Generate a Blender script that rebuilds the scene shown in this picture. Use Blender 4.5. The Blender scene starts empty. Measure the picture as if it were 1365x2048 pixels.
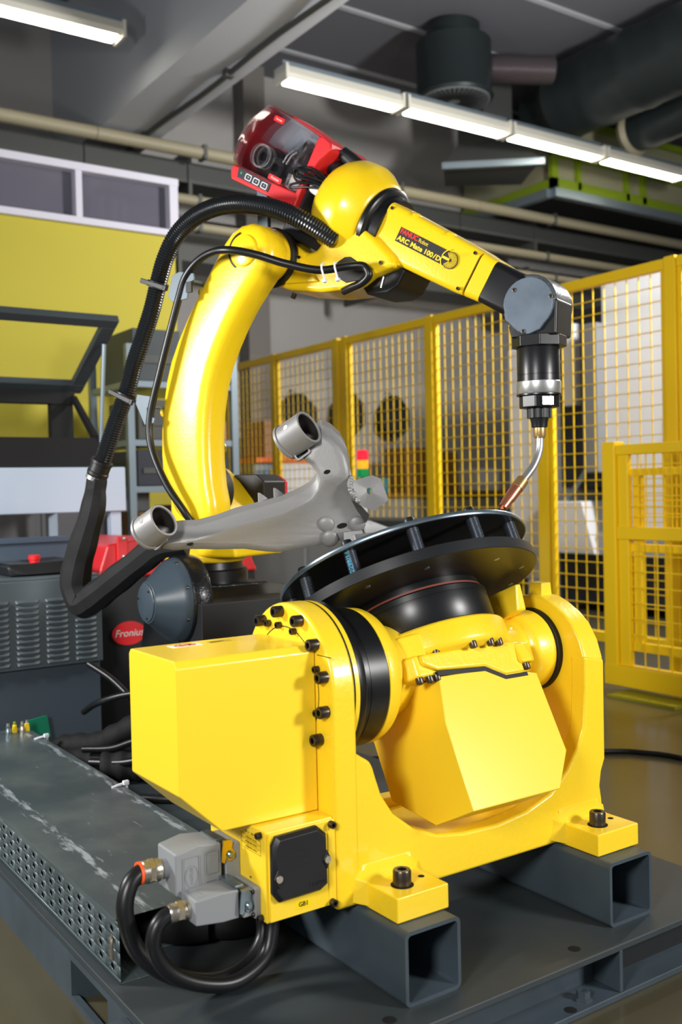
import bpy, bmesh, math, random
from mathutils import Vector, Matrix
random.seed(7)
SC = bpy.context.scene
COL = SC.collection
R = math.radians
PI = math.pi

# ------------------------------------------------------------------ camera
YAW = math.atan(1362 / 1990.0); PITCH = R(-1.27); ROLL = R(1.3); CAMZ = 0.92
fw = Vector((math.sin(YAW) * math.cos(PITCH), math.cos(YAW) * math.cos(PITCH), math.sin(PITCH)))
r0 = Vector((math.cos(YAW), -math.sin(YAW), 0)); u0 = r0.cross(fw)
cr = r0 * math.cos(ROLL) - u0 * math.sin(ROLL); cu = cr.cross(fw)
cam = bpy.data.cameras.new('camera'); co = bpy.data.objects.new('camera', cam); COL.objects.link(co)
co.matrix_world = Matrix(((cr.x, cu.x, -fw.x, 0), (cr.y, cu.y, -fw.y, 0), (cr.z, cu.z, -fw.z, CAMZ), (0, 0, 0, 1)))
cam.sensor_fit = 'HORIZONTAL'; cam.sensor_width = 24.0; cam.lens = 35.0 * 1990 / 1990.6
cam.clip_start = 0.05; cam.clip_end = 60
cam.dof.use_dof = True; cam.dof.focus_distance = 2.05; cam.dof.aperture_fstop = 3.8
SC.camera = co

# ------------------------------------------------------------------ world and lights
w = bpy.data.worlds.new('hall_ambience'); SC.world = w; w.use_nodes = True
w.node_tree.nodes['Background'].inputs[0].default_value = (0.80, 0.90, 1.0, 1)
w.node_tree.nodes['Background'].inputs[1].default_value = 0.17

def area(name, loc, target, size, power, col=(1, 1, 1), spread=180):
    l = bpy.data.lights.new(name, 'AREA'); l.shape = 'DISK'; l.size = size; l.energy = power; l.color = col
    l.spread = R(spread)
    o = bpy.data.objects.new(name, l); COL.objects.link(o); o.location = loc
    d = Vector(target) - Vector(loc); o.rotation_euler = d.to_track_quat('-Z', 'Y').to_euler()
    return o
area('flash_right', (2.35, -0.75, 1.40), (1.2, 1.9, 0.75), 0.5, 60, (1.0, 0.985, 0.96))
area('flash_side', (-0.78, 2.80, 1.50), (1.2, 2.4, 1.1), 0.4, 62, (1.0, 0.985, 0.96))
area('flash_left', (-1.00, 0.15, 1.50), (1.2, 2.0, 0.8), 0.5, 52, (1.0, 0.985, 0.96))
area('flash_background', (4.85, 2.3, 2.85), (3.0, 7.5, 1.5), 0.5, 175, (1.0, 0.975, 0.94))

vs = SC.view_settings
vs.view_transform = 'Standard'; vs.look = 'None'; vs.gamma = 1; vs.use_curve_mapping = False
vs.exposure = 0.0

# ------------------------------------------------------------------ materials
def lin(c):
    c = c / 255.0
    return c / 12.92 if c <= 0.04045 else ((c + 0.055) / 1.055) ** 2.4
def srgb(t): return (lin(t[0]), lin(t[1]), lin(t[2]), 1)

MATS = {}
def mat(name, rgb, rough=0.5, metal=0.0, bump=None, var=None, coat=0.0, emit=None, alpha=1.0, trans=0.0, ior=1.45, scr=None):
    m = bpy.data.materials.new(name); m.use_nodes = True; nt = m.node_tree; N = nt.nodes; L = nt.links
    b = N['Principled BSDF']
    b.inputs['Base Color'].default_value = srgb(rgb); b.inputs['Roughness'].default_value = rough
    b.inputs['Metallic'].default_value = metal; b.inputs['Coat Weight'].default_value = coat
    b.inputs['Coat Roughness'].default_value = 0.12
    b.inputs['Transmission Weight'].default_value = trans; b.inputs['IOR'].default_value = ior
    b.inputs['Alpha'].default_value = alpha
    tc = N.new('ShaderNodeTexCoord')
    if var:
        n = N.new('ShaderNodeTexNoise'); n.inputs['Scale'].default_value = var[0]; n.inputs['Detail'].default_value = 6
        L.new(tc.outputs['Object'], n.inputs['Vector'])
        mx = N.new('ShaderNodeMix'); mx.data_type = 'RGBA'
        rp = N.new('ShaderNodeValToRGB'); rp.color_ramp.elements[0].position = 0.35; rp.color_ramp.elements[1].position = 0.68
        L.new(n.outputs['Fac'], rp.inputs['Fac']); L.new(rp.outputs['Color'], mx.inputs['Factor'])
        c2 = var[1]
        mx.inputs['A'].default_value = srgb(rgb); mx.inputs['B'].default_value = srgb(c2)
        L.new(mx.outputs['Result'], b.inputs['Base Color'])
        if scr:   # streaky scratches, stretched noise
            mp = N.new('ShaderNodeMapping'); mp.inputs['Scale'].default_value = scr[0]
            n2 = N.new('ShaderNodeTexNoise'); n2.inputs['Scale'].default_value = 1.0; n2.inputs['Detail'].default_value = 8
            n2.inputs['Roughness'].default_value = 0.7
            L.new(tc.outputs['Object'], mp.inputs['Vector']); L.new(mp.outputs['Vector'], n2.inputs['Vector'])
            rp2 = N.new('ShaderNodeValToRGB'); rp2.color_ramp.elements[0].position = scr[2]; rp2.color_ramp.elements[1].position = scr[2] + 0.12
            L.new(n2.outputs['Fac'], rp2.inputs['Fac'])
            mx2 = N.new('ShaderNodeMix'); mx2.data_type = 'RGBA'
            L.new(rp2.outputs['Color'], mx2.inputs['Factor']); L.new(mx.outputs['Result'], mx2.inputs['A'])
            mx2.inputs['B'].default_value = srgb(scr[1]); L.new(mx2.outputs['Result'], b.inputs['Base Color'])
    if bump:
        n = N.new('ShaderNodeTexNoise'); n.inputs['Scale'].default_value = bump[0]; n.inputs['Detail'].default_value = 3
        L.new(tc.outputs['Object'], n.inputs['Vector'])
        bp = N.new('ShaderNodeBump'); bp.inputs['Strength'].default_value = bump[1]; bp.inputs['Distance'].default_value = 0.002
        L.new(n.outputs['Fac'], bp.inputs['Height']); L.new(bp.outputs['Normal'], b.inputs['Normal'])
    if emit:
        b.inputs['Emission Color'].default_value = srgb(emit[0]); b.inputs['Emission Strength'].default_value = emit[1]
    MATS[name] = m
    return m

YEL = mat('yellow_enamel', (252, 213, 46), 0.32, coat=0.25)
YCAST = mat('yellow_cast_paint', (252, 213, 40), 0.34, bump=(95, 0.35), coat=0.3)
YROB = mat('yellow_robot_paint', (252, 212, 26), 0.3, bump=(130, 0.18), coat=0.35)
YFEN = mat('yellow_fence_paint', (236, 194, 8), 0.45)
BLK = mat('black_satin_metal', (20, 21, 23), 0.32)
BLKM = mat('black_oxide_disc', (40, 42, 44), 0.4, metal=0.35, var=(6, (32, 33, 35)))
BLKP = mat('black_plastic', (24, 25, 28), 0.45)
BLKC = mat('black_cable_rubber', (20, 21, 23), 0.36)
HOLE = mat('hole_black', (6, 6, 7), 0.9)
GASK = mat('black_gasket', (15, 15, 16), 0.55)
BOLT = mat('burnished_bolt_steel', (84, 76, 68), 0.34, metal=0.85)
SOCK = mat('bolt_socket_dark', (14, 13, 13), 0.6, metal=0.3)
GREYF = mat('blue_grey_frame_paint', (66, 78, 86), 0.42, bump=(60, 0.12), var=(9, (60, 70, 77)))
GREYD = mat('blue_grey_deck_paint', (50, 58, 62), 0.48, bump=(40, 0.15), var=(7, (57, 62, 64)))
BRK = mat('blue_grey_bracket_paint', (88, 106, 118), 0.45)
GALV = mat('galvanised_sheet', (108, 121, 124), 0.36, metal=0.45, var=(5, (84, 97, 101)), scr=((16, 2.2, 16), (168, 180, 188), 0.60))
ZINC = mat('zinc_plate', (150, 166, 176), 0.28, metal=0.85, var=(22, (112, 128, 140)))
STEEL = mat('bright_steel', (205, 206, 205), 0.3, metal=0.85)
NICK = mat('nickel_brass', (205, 198, 184), 0.26, metal=0.9)
BRASS = mat('brass', (206, 170, 116), 0.34, metal=0.85)
COPP = mat('copper', (206, 132, 104), 0.34, metal=0.85)
BLAST = mat('blasted_steel_grey', (142, 141, 140), 0.5, metal=0.28, bump=(420, 0.15))
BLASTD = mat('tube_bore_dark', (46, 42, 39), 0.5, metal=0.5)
CONN = mat('grey_connector_metal', (136, 139, 142), 0.5, bump=(300, 0.1))
ORNG = mat('orange_seal', (246, 92, 40), 0.5)
SEAL = mat('brown_seal', (120, 58, 42), 0.5)
RED = mat('red_plastic', (214, 38, 44), 0.4, coat=0.1)
REDB = mat('red_badge', (232, 30, 36), 0.4)
WHITE = mat('white_print', (238, 238, 236), 0.5)
BLKPR = mat('black_print', (14, 14, 14), 0.5)
REDPR = mat('red_print', (226, 30, 24), 0.5)
YPR = mat('yellow_print', (250, 214, 20), 0.5)
GLASS = mat('clear_hood', (246, 236, 240), 0.05, trans=1.0, ior=1.25, alpha=0.38)
PSRC = mat('dark_grey_power_source', (84, 94, 100), 0.42)
PSRL = mat('dark_grey_power_source_base', (66, 77, 88), 0.42)
FLOOR = mat('olive_concrete_floor', (84, 79, 60), 0.3, bump=(8, 0.05), var=(1.3, (72, 67, 50)), coat=0.3, scr=((2.2, 9, 2), (104, 99, 82), 0.66))
WALL = mat('grey_wall', (172, 170, 168), 0.75, var=(0.7, (164, 162, 160)))
CEIL = mat('dark_ceiling', (112, 114, 122), 0.8)
BEAMM = mat('white_grey_beam', (186, 190, 197), 0.7)
YWALL = mat('yellow_green_wall', (186, 174, 56), 0.7, var=(0.8, (180, 168, 52)))
WFRAME = mat('lilac_white_frame', (205, 203, 216), 0.6)
WGLASS = mat('window_glass', (116, 114, 128), 0.08, trans=0.35, ior=1.4)
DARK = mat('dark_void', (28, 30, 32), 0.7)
WHITEM = mat('white_machine_paint', (214, 216, 222), 0.45)
DKBLUE = mat('dark_navy_panel', (38, 42, 54), 0.5)
PIPEB = mat('beige_pipe', (150, 143, 120), 0.5)
PIPED = mat('dark_pipe', (74, 76, 74), 0.5)
DUCT = mat('dark_green_grey_duct', (46, 54, 56), 0.42, metal=0.4)
GREENF = mat('green_frame', (126, 150, 26), 0.5)
TUBE = mat('fluorescent_tube', (255, 246, 225), 0.5, emit=((255, 247, 228), 15.0))
LAMPM = mat('white_lamp_housing', (214, 212, 200), 0.5)
CARD = mat('cardboard', (164, 122, 92), 0.7)
ORANGE = mat('orange_shelf', (226, 102, 44), 0.5)
BROWN = mat('brown_drawer', (124, 86, 40), 0.6)
TEAL = mat('teal_plastic', (56, 128, 140), 0.5)
GREEN = mat('green_plastic', (16, 118, 88), 0.5)
SRED = mat('signal_red', (235, 30, 60), 0.4, emit=((255, 40, 60), 0.9))
SAMB = mat('signal_amber', (250, 170, 30), 0.4, emit=((255, 180, 40), 0.9))
SGRN = mat('signal_green', (10, 150, 80), 0.4, emit=((10, 170, 90), 0.4))
TABLE = mat('pale_grey_table', (172, 187, 204), 0.5)
CBLK = mat('charcoal_lid', (8, 9, 10), 0.8)
CGREY = mat('charcoal_frame', (58, 66, 70), 0.5)
RACK = mat('galvanised_rack', (132, 146, 156), 0.4, metal=0.6)
FABR = mat('black_fabric_sleeve', (11, 12, 14), 0.7, bump=(900, 0.5))
NYLON = mat('white_nylon', (226, 230, 238), 0.4)
CYAN = mat('cyan_paint_pen', (30, 150, 190), 0.5)

def lid_material():
    m = mat('scuffed_galvanised_lid', (104, 115, 116), 0.36, metal=0.4, bump=(60, 0.08)); nt = m.node_tree; N = nt.nodes; L = nt.links; b = N['Principled BSDF']
    tc = N.new('ShaderNodeTexCoord'); sp = N.new('ShaderNodeSeparateXYZ'); L.new(tc.outputs['Object'], sp.inputs[0])
    def mth(op, a, b_=None, clamp=False):
        n = N.new('ShaderNodeMath'); n.operation = op; n.use_clamp = clamp
        for k, q in enumerate((a, b_)):
            if q is None: continue
            if isinstance(q, (int, float)): n.inputs[k].default_value = q
            else: L.new(q, n.inputs[k])
        return n.outputs[0]
    def band(x0, wd): return mth('SUBTRACT', 1.0, mth('DIVIDE', mth('ABSOLUTE', mth('SUBTRACT', sp.outputs['X'], x0)), wd), True)
    bands = mth('MAXIMUM', band(.672, .026), band(.898, .024))
    def noise(scale, det=7, rg=.6):
        mp = N.new('ShaderNodeMapping'); mp.inputs['Scale'].default_value = scale; L.new(tc.outputs['Object'], mp.inputs['Vector'])
        n = N.new('ShaderNodeTexNoise'); n.inputs['Scale'].default_value = 1; n.inputs['Detail'].default_value = det; n.inputs['Roughness'].default_value = rg
        L.new(mp.outputs[0], n.inputs['Vector']); return n.outputs['Fac']
    wear = mth('MULTIPLY', mth('SUBTRACT', mth('ADD', noise((70, 14, 1)), mth('MULTIPLY', bands, .24)), .66), 7.0, True)
    blot = mth('MULTIPLY', mth('SUBTRACT', noise((7, 5, 1), 5, .55), .42), 3.0, True)
    m1 = N.new('ShaderNodeMix'); m1.data_type = 'RGBA'; m1.inputs['A'].default_value = srgb((84, 96, 99)); m1.inputs['B'].default_value = srgb((112, 122, 120)); L.new(blot, m1.inputs['Factor'])
    m2 = N.new('ShaderNodeMix'); m2.data_type = 'RGBA'; m2.inputs['B'].default_value = srgb((178, 188, 194)); L.new(m1.outputs['Result'], m2.inputs['A']); L.new(wear, m2.inputs['Factor'])
    L.new(m2.outputs['Result'], b.inputs['Base Color']); return m
LIDM = lid_material()

# ------------------------------------------------------------------ geometry helpers
def catmull(pts, n=10):
    P = [Vector(p) for p in pts]; out = []
    Q = [P[0] * 2 - P[1]] + P + [P[-1] * 2 - P[-2]]
    for i in range(1, len(Q) - 2):
        a, b, c, d = Q[i - 1:i + 3]
        for k in range(n):
            t = k / n
            out.append(0.5 * ((2 * b) + (c - a) * t + (2 * a - 5 * b + 4 * c - d) * t * t + (3 * b - a - 3 * c + d) * t ** 3))
    out.append(P[-1]); return out

def resample(pts, step):
    out = [pts[0].copy()]; acc = 0
    for i in range(1, len(pts)):
        a, b = pts[i - 1], pts[i]; L = (b - a).length; t = step - acc
        while t <= L:
            out.append(a.lerp(b, t / L)); t += step
        acc = (acc + L) % step if L > 0 else acc
    return out

def frame(o, x, y, z):
    return Matrix(((x[0], y[0], z[0], o[0]), (x[1], y[1], z[1], o[1]), (x[2], y[2], z[2], o[2]), (0, 0, 0, 1)))

def axis_frame(o, z, xhint=None):
    z = Vector(z).normalized(); h = Vector(xhint) if xhint is not None else (Vector((0, 0, 1)) if abs(z.z) < 0.9 else Vector((1, 0, 0)))
    x = (h - z * h.dot(z)).normalized(); y = z.cross(x)
    return frame(o, x, y, z)

class MB:
    def __init__(s, M=None): s.bm = bmesh.new(); s.M = M or Matrix()
    def v(s, p): return s.bm.verts.new(s.M @ Vector(p))
    def f(s, vs):
        try: return s.bm.faces.new(vs)
        except ValueError: return None
    def box(s, x0, x1, y0, y1, z0, z1):
        a = [s.v(p) for p in ((x0, y0, z0), (x1, y0, z0), (x1, y1, z0), (x0, y1, z0), (x0, y0, z1), (x1, y0, z1), (x1, y1, z1), (x0, y1, z1))]
        for q in ((0, 3, 2, 1), (4, 5, 6, 7), (0, 1, 5, 4), (1, 2, 6, 5), (2, 3, 7, 6), (3, 0, 4, 7)): s.f([a[i] for i in q])
        return s
    def hull(s, pts):
        vs = [s.v(p) for p in pts]
        g = bmesh.ops.convex_hull(s.bm, input=vs)
        bmesh.ops.delete(s.bm, geom=[e for e in g['geom_interior'] if isinstance(e, bmesh.types.BMVert)], context='VERTS')
        vv = [e for e in vs if e.is_valid]; ee = list({e for q in vv for e in q.link_edges})
        bmesh.ops.dissolve_limit(s.bm, angle_limit=R(1), verts=vv, edges=ee)
        return s
    def prism(s, poly, ax, lo, hi):
        m = {'x': lambda p, t: (t, p[0], p[1]), 'y': lambda p, t: (p[0], t, p[1]), 'z': lambda p, t: (p[0], p[1], t)}[ax]
        A = [s.v(m(p, lo)) for p in poly]; B = [s.v(m(p, hi)) for p in poly]; n = len(poly)
        s.f(A); s.f(B[::-1])
        for i in range(n): s.f([A[i], B[i], B[(i + 1) % n], A[(i + 1) % n]])
        return s
    def ring_prism(s, outer, inner, ax, lo, hi):
        m = {'x': lambda p, t: (t, p[0], p[1]), 'y': lambda p, t: (p[0], t, p[1]), 'z': lambda p, t: (p[0], p[1], t)}[ax]
        n = len(outer)
        O0, O1, I0, I1 = [[s.v(m(p, t)) for p in q] for q, t in ((outer, lo), (outer, hi), (inner, lo), (inner, hi))]
        for i in range(n):
            j = (i + 1) % n
            s.f([O0[i], O0[j], I0[j], I0[i]]); s.f([O1[i], I1[i], I1[j], O1[j]])
            s.f([O0[i], O1[i], O1[j], O0[j]]); s.f([I0[i], I0[j], I1[j], I1[i]])
        return s
    def lathe(s, prof, o=(0, 0, 0), ax=(0, 0, 1), seg=48, a0=0, a1=2 * PI, xh=None, close=False):
        F = axis_frame(Vector(o), ax, xh); full = abs(a1 - a0 - 2 * PI) < 1e-6
        n = seg if full else seg + 1; rings = []
        for t, r in prof:
            if r < 1e-7: rings.append([s.v(F @ Vector((0, 0, t)))]); continue
            rings.append([s.v(F @ Vector((r * math.cos(a0 + (a1 - a0) * k / seg), r * math.sin(a0 + (a1 - a0) * k / seg), t))) for k in range(n)])
        pairs = list(zip(rings, rings[1:])) + ([(rings[-1], rings[0])] if close else [])
        for A, B in pairs:
            for k in range(seg):
                j = (k + 1) % n if full else k + 1
                if len(A) == 1 and len(B) == 1: continue
                if len(A) == 1: s.f([A[0], B[k], B[j]])
                elif len(B) == 1: s.f([A[k], A[j], B[0]])
                else: s.f([A[k], A[j], B[j], B[k]])
        if full and not close:
            for q in (rings[0], rings[-1]):
                if len(q) > 2: s.f(q if q is rings[0] else q[::-1])
        return s
    def cyl(s, p, q, r, r2=None, seg=24):
        p, q = Vector(p), Vector(q); r2 = r if r2 is None else r2
        return s.lathe([(0, r), ((q - p).length, r2)], p, q - p, seg)
    def pipe(s, p, q, ro, ri, seg=32):
        p, q = Vector(p), Vector(q); L = (q - p).length
        return s.lathe([(0, ro), (L, ro), (L, ri), (0, ri)], p, q - p, seg, close=True)
    def tube(s, path, r, seg=12, caps=True, squash=None):
        P = [Vector(p) for p in path]; n = len(P)
        T = [(P[min(i + 1, n - 1)] - P[max(i - 1, 0)]).normalized() for i in range(n)]
        nx = T[0].orthogonal().normalized(); rings = []
        for i in range(n):
            nx = (nx - T[i] * nx.dot(T[i])).normalized(); ny = T[i].cross(nx)
            rr = r(i / (n - 1)) if callable(r) else (r[i] if isinstance(r, (list, tuple)) else r)
            rings.append([s.v(P[i] + (nx * math.cos(2 * PI * k / seg) + ny * math.sin(2 * PI * k / seg)) * rr) for k in range(seg)])
        for A, B in zip(rings, rings[1:]):
            for k in range(seg): s.f([A[k], A[(k + 1) % seg], B[(k + 1) % seg], B[k]])
        if caps: s.f(rings[0][::-1]); s.f(rings[-1])
        return s
    def ball(s, c, rx, ry=None, rz=None, seg=20, rg=12):
        ry = rx if ry is None else ry; rz = rx if rz is None else rz; c = Vector(c); rows = []
        for i in range(rg + 1):
            th = PI * i / rg
            if i in (0, rg): rows.append([s.v(c + Vector((0, 0, rz * math.cos(th))))]); continue
            rows.append([s.v(c + Vector((rx * math.sin(th) * math.cos(2 * PI * k / seg), ry * math.sin(th) * math.sin(2 * PI * k / seg), rz * math.cos(th)))) for k in range(seg)])
        for A, B in zip(rows, rows[1:]):
            for k in range(seg):
                j = (k + 1) % seg
                if len(A) == 1: s.f([A[0], B[k], B[j]])
                elif len(B) == 1: s.f([A[k], A[j], B[0]])
                else: s.f([A[k], A[j], B[j], B[k]])
        return s
    def mesh(s, name, m, angle=38):
        bmesh.ops.recalc_face_normals(s.bm, faces=s.bm.faces)
        me = bpy.data.meshes.new(name); s.bm.to_mesh(me); s.bm.free()
        for p in me.polygons: p.use_smooth = True
        me.set_sharp_from_angle(angle=R(angle))
        me.materials.append(m)
        return me
    def build(s, name, m, parent=None, bevel=0, bseg=2, label=None, cat=None, group=None, kind=None, angle=38, solid=0):
        return place(s.mesh(name, m, angle), name, parent, None, bevel, bseg, label, cat, group, kind, solid)

def place(me, name, parent=None, M=None, bevel=0, bseg=2, label=None, cat=None, group=None, kind=None, solid=0):
    o = bpy.data.objects.new(name, me); COL.objects.link(o)
    if parent is not None:
        o.parent = parent; o.matrix_parent_inverse = WORLD[parent].inverted()
    if M is not None: o.matrix_basis = M
    WORLD[o] = M.copy() if M is not None else Matrix()
    if solid:
        md = o.modifiers.new('solidify', 'SOLIDIFY'); md.thickness = solid; md.offset = 0
    if bevel:
        md = o.modifiers.new('bevel', 'BEVEL'); md.width = bevel; md.segments = bseg; md.limit_method = 'ANGLE'; md.angle_limit = R(32)
        md.harden_normals = True
    for k, q in (('label', label), ('category', cat), ('group', group), ('kind', kind)):
        if q: o[k] = q
    return o
WORLD = {}

def thing(name, label, cat, loc=(0, 0, 0), group=None, kind=None):
    o = bpy.data.objects.new(name, None); COL.objects.link(o); o.location = loc; o.empty_display_size = 0.05
    WORLD[o] = Matrix.Translation(Vector(loc))
    if label: o['label'] = label
    if cat: o['category'] = cat
    if group: o['group'] = group
    if kind: o['kind'] = kind
    return o

def text_mesh(txt, size, m, extrude=0.0002, align='CENTER', bold=0.0, shear=0.0, space=1.0):
    cu_ = bpy.data.curves.new('txt', 'FONT'); cu_.body = txt; cu_.size = size; cu_.extrude = extrude
    cu_.align_x = align; cu_.align_y = 'CENTER'; cu_.offset = bold; cu_.shear = shear; cu_.space_character = space
    cu_.resolution_u = 3
    t = bpy.data.objects.new('txt', cu_); COL.objects.link(t)
    dg = bpy.context.evaluated_depsgraph_get(); dg.update()
    me = bpy.data.meshes.new_from_object(t.evaluated_get(dg)); bpy.data.objects.remove(t)
    me.materials.clear(); me.materials.append(m)
    return me

_bolt = {}
def bolt_mesh(r, h, m=None):
    key = (round(r, 4), round(h, 4))
    if key not in _bolt:
        b = MB(); seg = 24; hr = r * 0.56
        def hexr(a):
            a = a % (PI / 3); return hr * math.cos(PI / 6) / math.cos(a - PI / 6)
        def ring(t, rf): return [b.v((rf(2 * PI * k / seg) * math.cos(2 * PI * k / seg), rf(2 * PI * k / seg) * math.sin(2 * PI * k / seg), t)) for k in range(seg)]
        c = lambda x: (lambda a: x)
        rs = [ring(0, c(r)), ring(h * 0.9, c(r)), ring(h, c(r * 0.9)), ring(h, hexr), ring(h * 0.45, hexr)]
        for A, B in zip(rs, rs[1:]):
            for k in range(seg): b.f([A[k], A[(k + 1) % seg], B[(k + 1) % seg], B[k]])
        b.f(rs[0]); last = b.f(rs[-1])
        me = b.mesh('socket_bolt', BOLT); me.materials.append(SOCK)
        for p in me.polygons:
            cz = sum((me.vertices[i].co.z for i in p.vertices)) / len(p.vertices); rr = max(Vector((me.vertices[i].co.x, me.vertices[i].co.y)).length for i in p.vertices)
            if rr < r * 0.6 and cz < h * 0.9: p.material_index = 1
        _bolt[key] = me
    return _bolt[key]
def bolt(parent, pos, axis, r=0.01, h=0.016, name='socket_bolt'):
    return place(bolt_mesh(r, h), name, parent, axis_frame(Vector(pos), axis))

def rrect(x0, x1, y0, y1, r, n=4):
    out = []
    for cx, cy, a in ((x1 - r, y1 - r, 0), (x0 + r, y1 - r, 90), (x0 + r, y0 + r, 180), (x1 - r, y0 + r, 270)):
        for k in range(n + 1):
            t = R(a + 90 * k / n); out.append((cx + r * math.cos(t), cy + r * math.sin(t)))
    return out

# ================================================================== THE SETTING
def struct(b, name, m, parent=None, **k):
    return b.build(name, m, parent, kind='structure', **k)
struct(MB().box(-4, 12, -3, 9, -0.06, 0), 'floor', FLOOR)
struct(MB().box(-4, 12, 8.0, 8.15, 0, 4.75), 'wall_back', WALL)
struct(MB().box(10.2, 10.35, -3, 8, 0, 4.75), 'wall_right', WALL)
cl = struct(MB().box(-4, 12, -3, 9, 4.75, 4.9), 'ceiling', CEIL)
for i, yy in enumerate((3.9, 4.9, 5.6, 6.5, 7.4)):          # pale joint strips of the ceiling panels
    MB().box(3.3, 10.2, yy, yy + 0.05, 4.735, 4.75).build('joint_strip', BEAMM, cl)
# concrete beam with a slimmer step and a conduit under it
bm_ = struct(MB().box(2.73, 3.2, 1.0, 8.0, 3.6, 4.75), 'trim_1', BEAMM)
bm_['label'] = 'wide pale grey ceiling beam running away from the camera'
MB().tube([(3.06, y / 4, 3.575 + 0.01 * math.sin(y)) for y in range(8, 31)], 0.018, 8).build('conduit', PIPED, bm_)
for y in (4.2, 5.6, 6.9): MB().box(3.03, 3.09, y, y + 0.05, 3.55, 3.6).build('conduit_clip', PIPED, bm_)
# column and pipe on the back wall
struct(MB().box(4.40, 4.62, 7.82, 8.0, 0, 4.75), 'trim_2', mat('grey_column', (120, 116, 112), 0.7))['label'] = 'grey wall column behind the mesh fence'  # column in a darker grey than the wall
# yellow partition with a strip of windows
wl = struct(MB().box(0.2, 2.6, 5.5, 5.6, 0, 2.46), 'wall_left', YWALL)
wn = thing('window_1', None, None, (1.6, 5.5, 2.46), kind='structure')
for (x0, x1, z0, z1) in ((0.2, 2.62, 2.455, 2.495), (0.2, 2.62, 2.755, 2.80), (2.56, 2.617, 2.46, 2.797), (1.985, 2.025, 2.49, 2.76), (1.2, 1.24, 2.49, 2.76)):
    MB().box(x0, x1, 5.47 + (.003 if x1 - x0 < .1 else 0), 5.6, z0, z1).build('window_frame', WFRAME, wn, bevel=0.004)
for (x0, x1) in ((1.24, 1.985), (2.025, 2.56), (0.2, 1.2)): MB().box(x0, x1, 5.535, 5.545, 2.495, 2.755).build('pane', WGLASS, wn)
# room behind the windows
MB().hull([(1.64, 5.7, 2.45), (1.64, 5.9, 2.45), (1.72, 5.7, 2.66), (1.8, 5.7, 2.74), (1.96, 5.7, 2.74), (1.96, 5.9, 2.74), (1.96, 5.7, 2.45), (1.96, 5.9, 2.45)]).build('dark_bag', DARK, None, bevel=0.02, label='black bag shape behind the left window pane', cat='bag')
struct(MB().box(0.2, 2.62, 6.1, 6.16, 2.3, 2.8), 'wall_office', mat('office_wall', (150, 144, 156), 0.8))
for i, x in enumerate((2.33, 2.42, 2.48)): MB().box(x, x + 0.035, 6.02, 6.08, 2.4, 2.8).build('blind_slat', WFRAME, wn)

# overhead pipes along the hall
def run(name, y, z, r, m, label, x0=-1.0, x1=10.0, cat='pipe', n=3, sq=False):
    t = thing(name, label, cat, (x0, y, z), 'overhead pipe runs')
    L = (x1 - x0) / n
    for k in range(n):
        b = MB()
        if sq: b.box(x0 + k * L, x0 + (k + 1) * L - 0.01, y - r, y + r, z - r * 0.5, z + r * 0.5)
        else: b.cyl((x0 + k * L, y, z), (x0 + (k + 1) * L - 0.005, y, z), r, seg=16)
        b.build('pipe_length', m, t)
    for x in [x0 + 0.7 + 1.9 * k for k in range(int((x1 - x0) / 1.9))]:
        MB().box(x, x + .03, y - r * 1.1, y + r * 1.1, z - r * 1.1, z + r * 1.1).build('pipe_clamp', PIPED, t)
    return t
run('overhead_pipe', 6.9, 3.52, 0.048, PIPEB, 'thick beige pipe, topmost of the overhead pipe runs')
run('cable_ladder', 7.3, 3.44, 0.16, PIPED, 'dark flat cable ladder under the topmost beige pipe', cat='cable tray', sq=True)
run('overhead_pipe', 7.0, 3.18, 0.04, PIPEB, 'slim beige pipe below the dark cable ladder')
run('overhead_pipe', 7.75, 3.16, 0.10, PIPED, 'thick dark pipe in the middle of the overhead runs')
run('overhead_pipe', 6.8, 2.92, 0.035, PIPEB, 'thin beige pipe, lowest of the overhead pipe runs', x0=2.7)
run('cable_ladder', 7.38, 2.86, 0.22, PIPED, 'broad dark cable ladder lowest on the back wall', x0=2.7, cat='cable tray', sq=True)

# fluorescent lamps in a line
def lamp(x0, x1, label, y=6.0):
    t = thing('ceiling_lamp', label, 'lamp', ((x0 + x1) / 2, y, 3.85), 'fluorescent ceiling lamps in a line')
    b = MB(); b.prism([(y - .08, 3.83), (y - .05, 3.89), (y + .05, 3.89), (y + .08, 3.83), (y + .06, 3.80), (y - .06, 3.80)], 'x', x0, x1); b.build('housing', LAMPM, t)
    MB().box(x0 + 0.04, x1 - 0.04, y - .055, y + .055, 3.785, 3.802).build('diffuser', TUBE, t, bevel=0.008)
    for s in (x0 - .004, x1 - 0.016): MB().box(s, s + 0.02, y - .082, y + .082, 3.786, 3.893).build('end_cap', LAMPM, t)
    MB().box(x0, x1, y - .03, y + .03, 3.89, 3.93).build('support_rail', RACK, t)
lamp(1.35, 2.5, 'fluorescent lamp at the upper left, left of the ceiling beam')
lamp(3.68, 4.72, 'fluorescent lamp next to the ceiling beam, above the red feeder')
lamp(4.76, 5.82, 'second fluorescent lamp of the row right of the beam')
lamp(5.86, 6.96, 'third fluorescent lamp of the row right of the beam')
lamp(7.0, 8.1, 'rightmost fluorescent lamp of the row')
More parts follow.
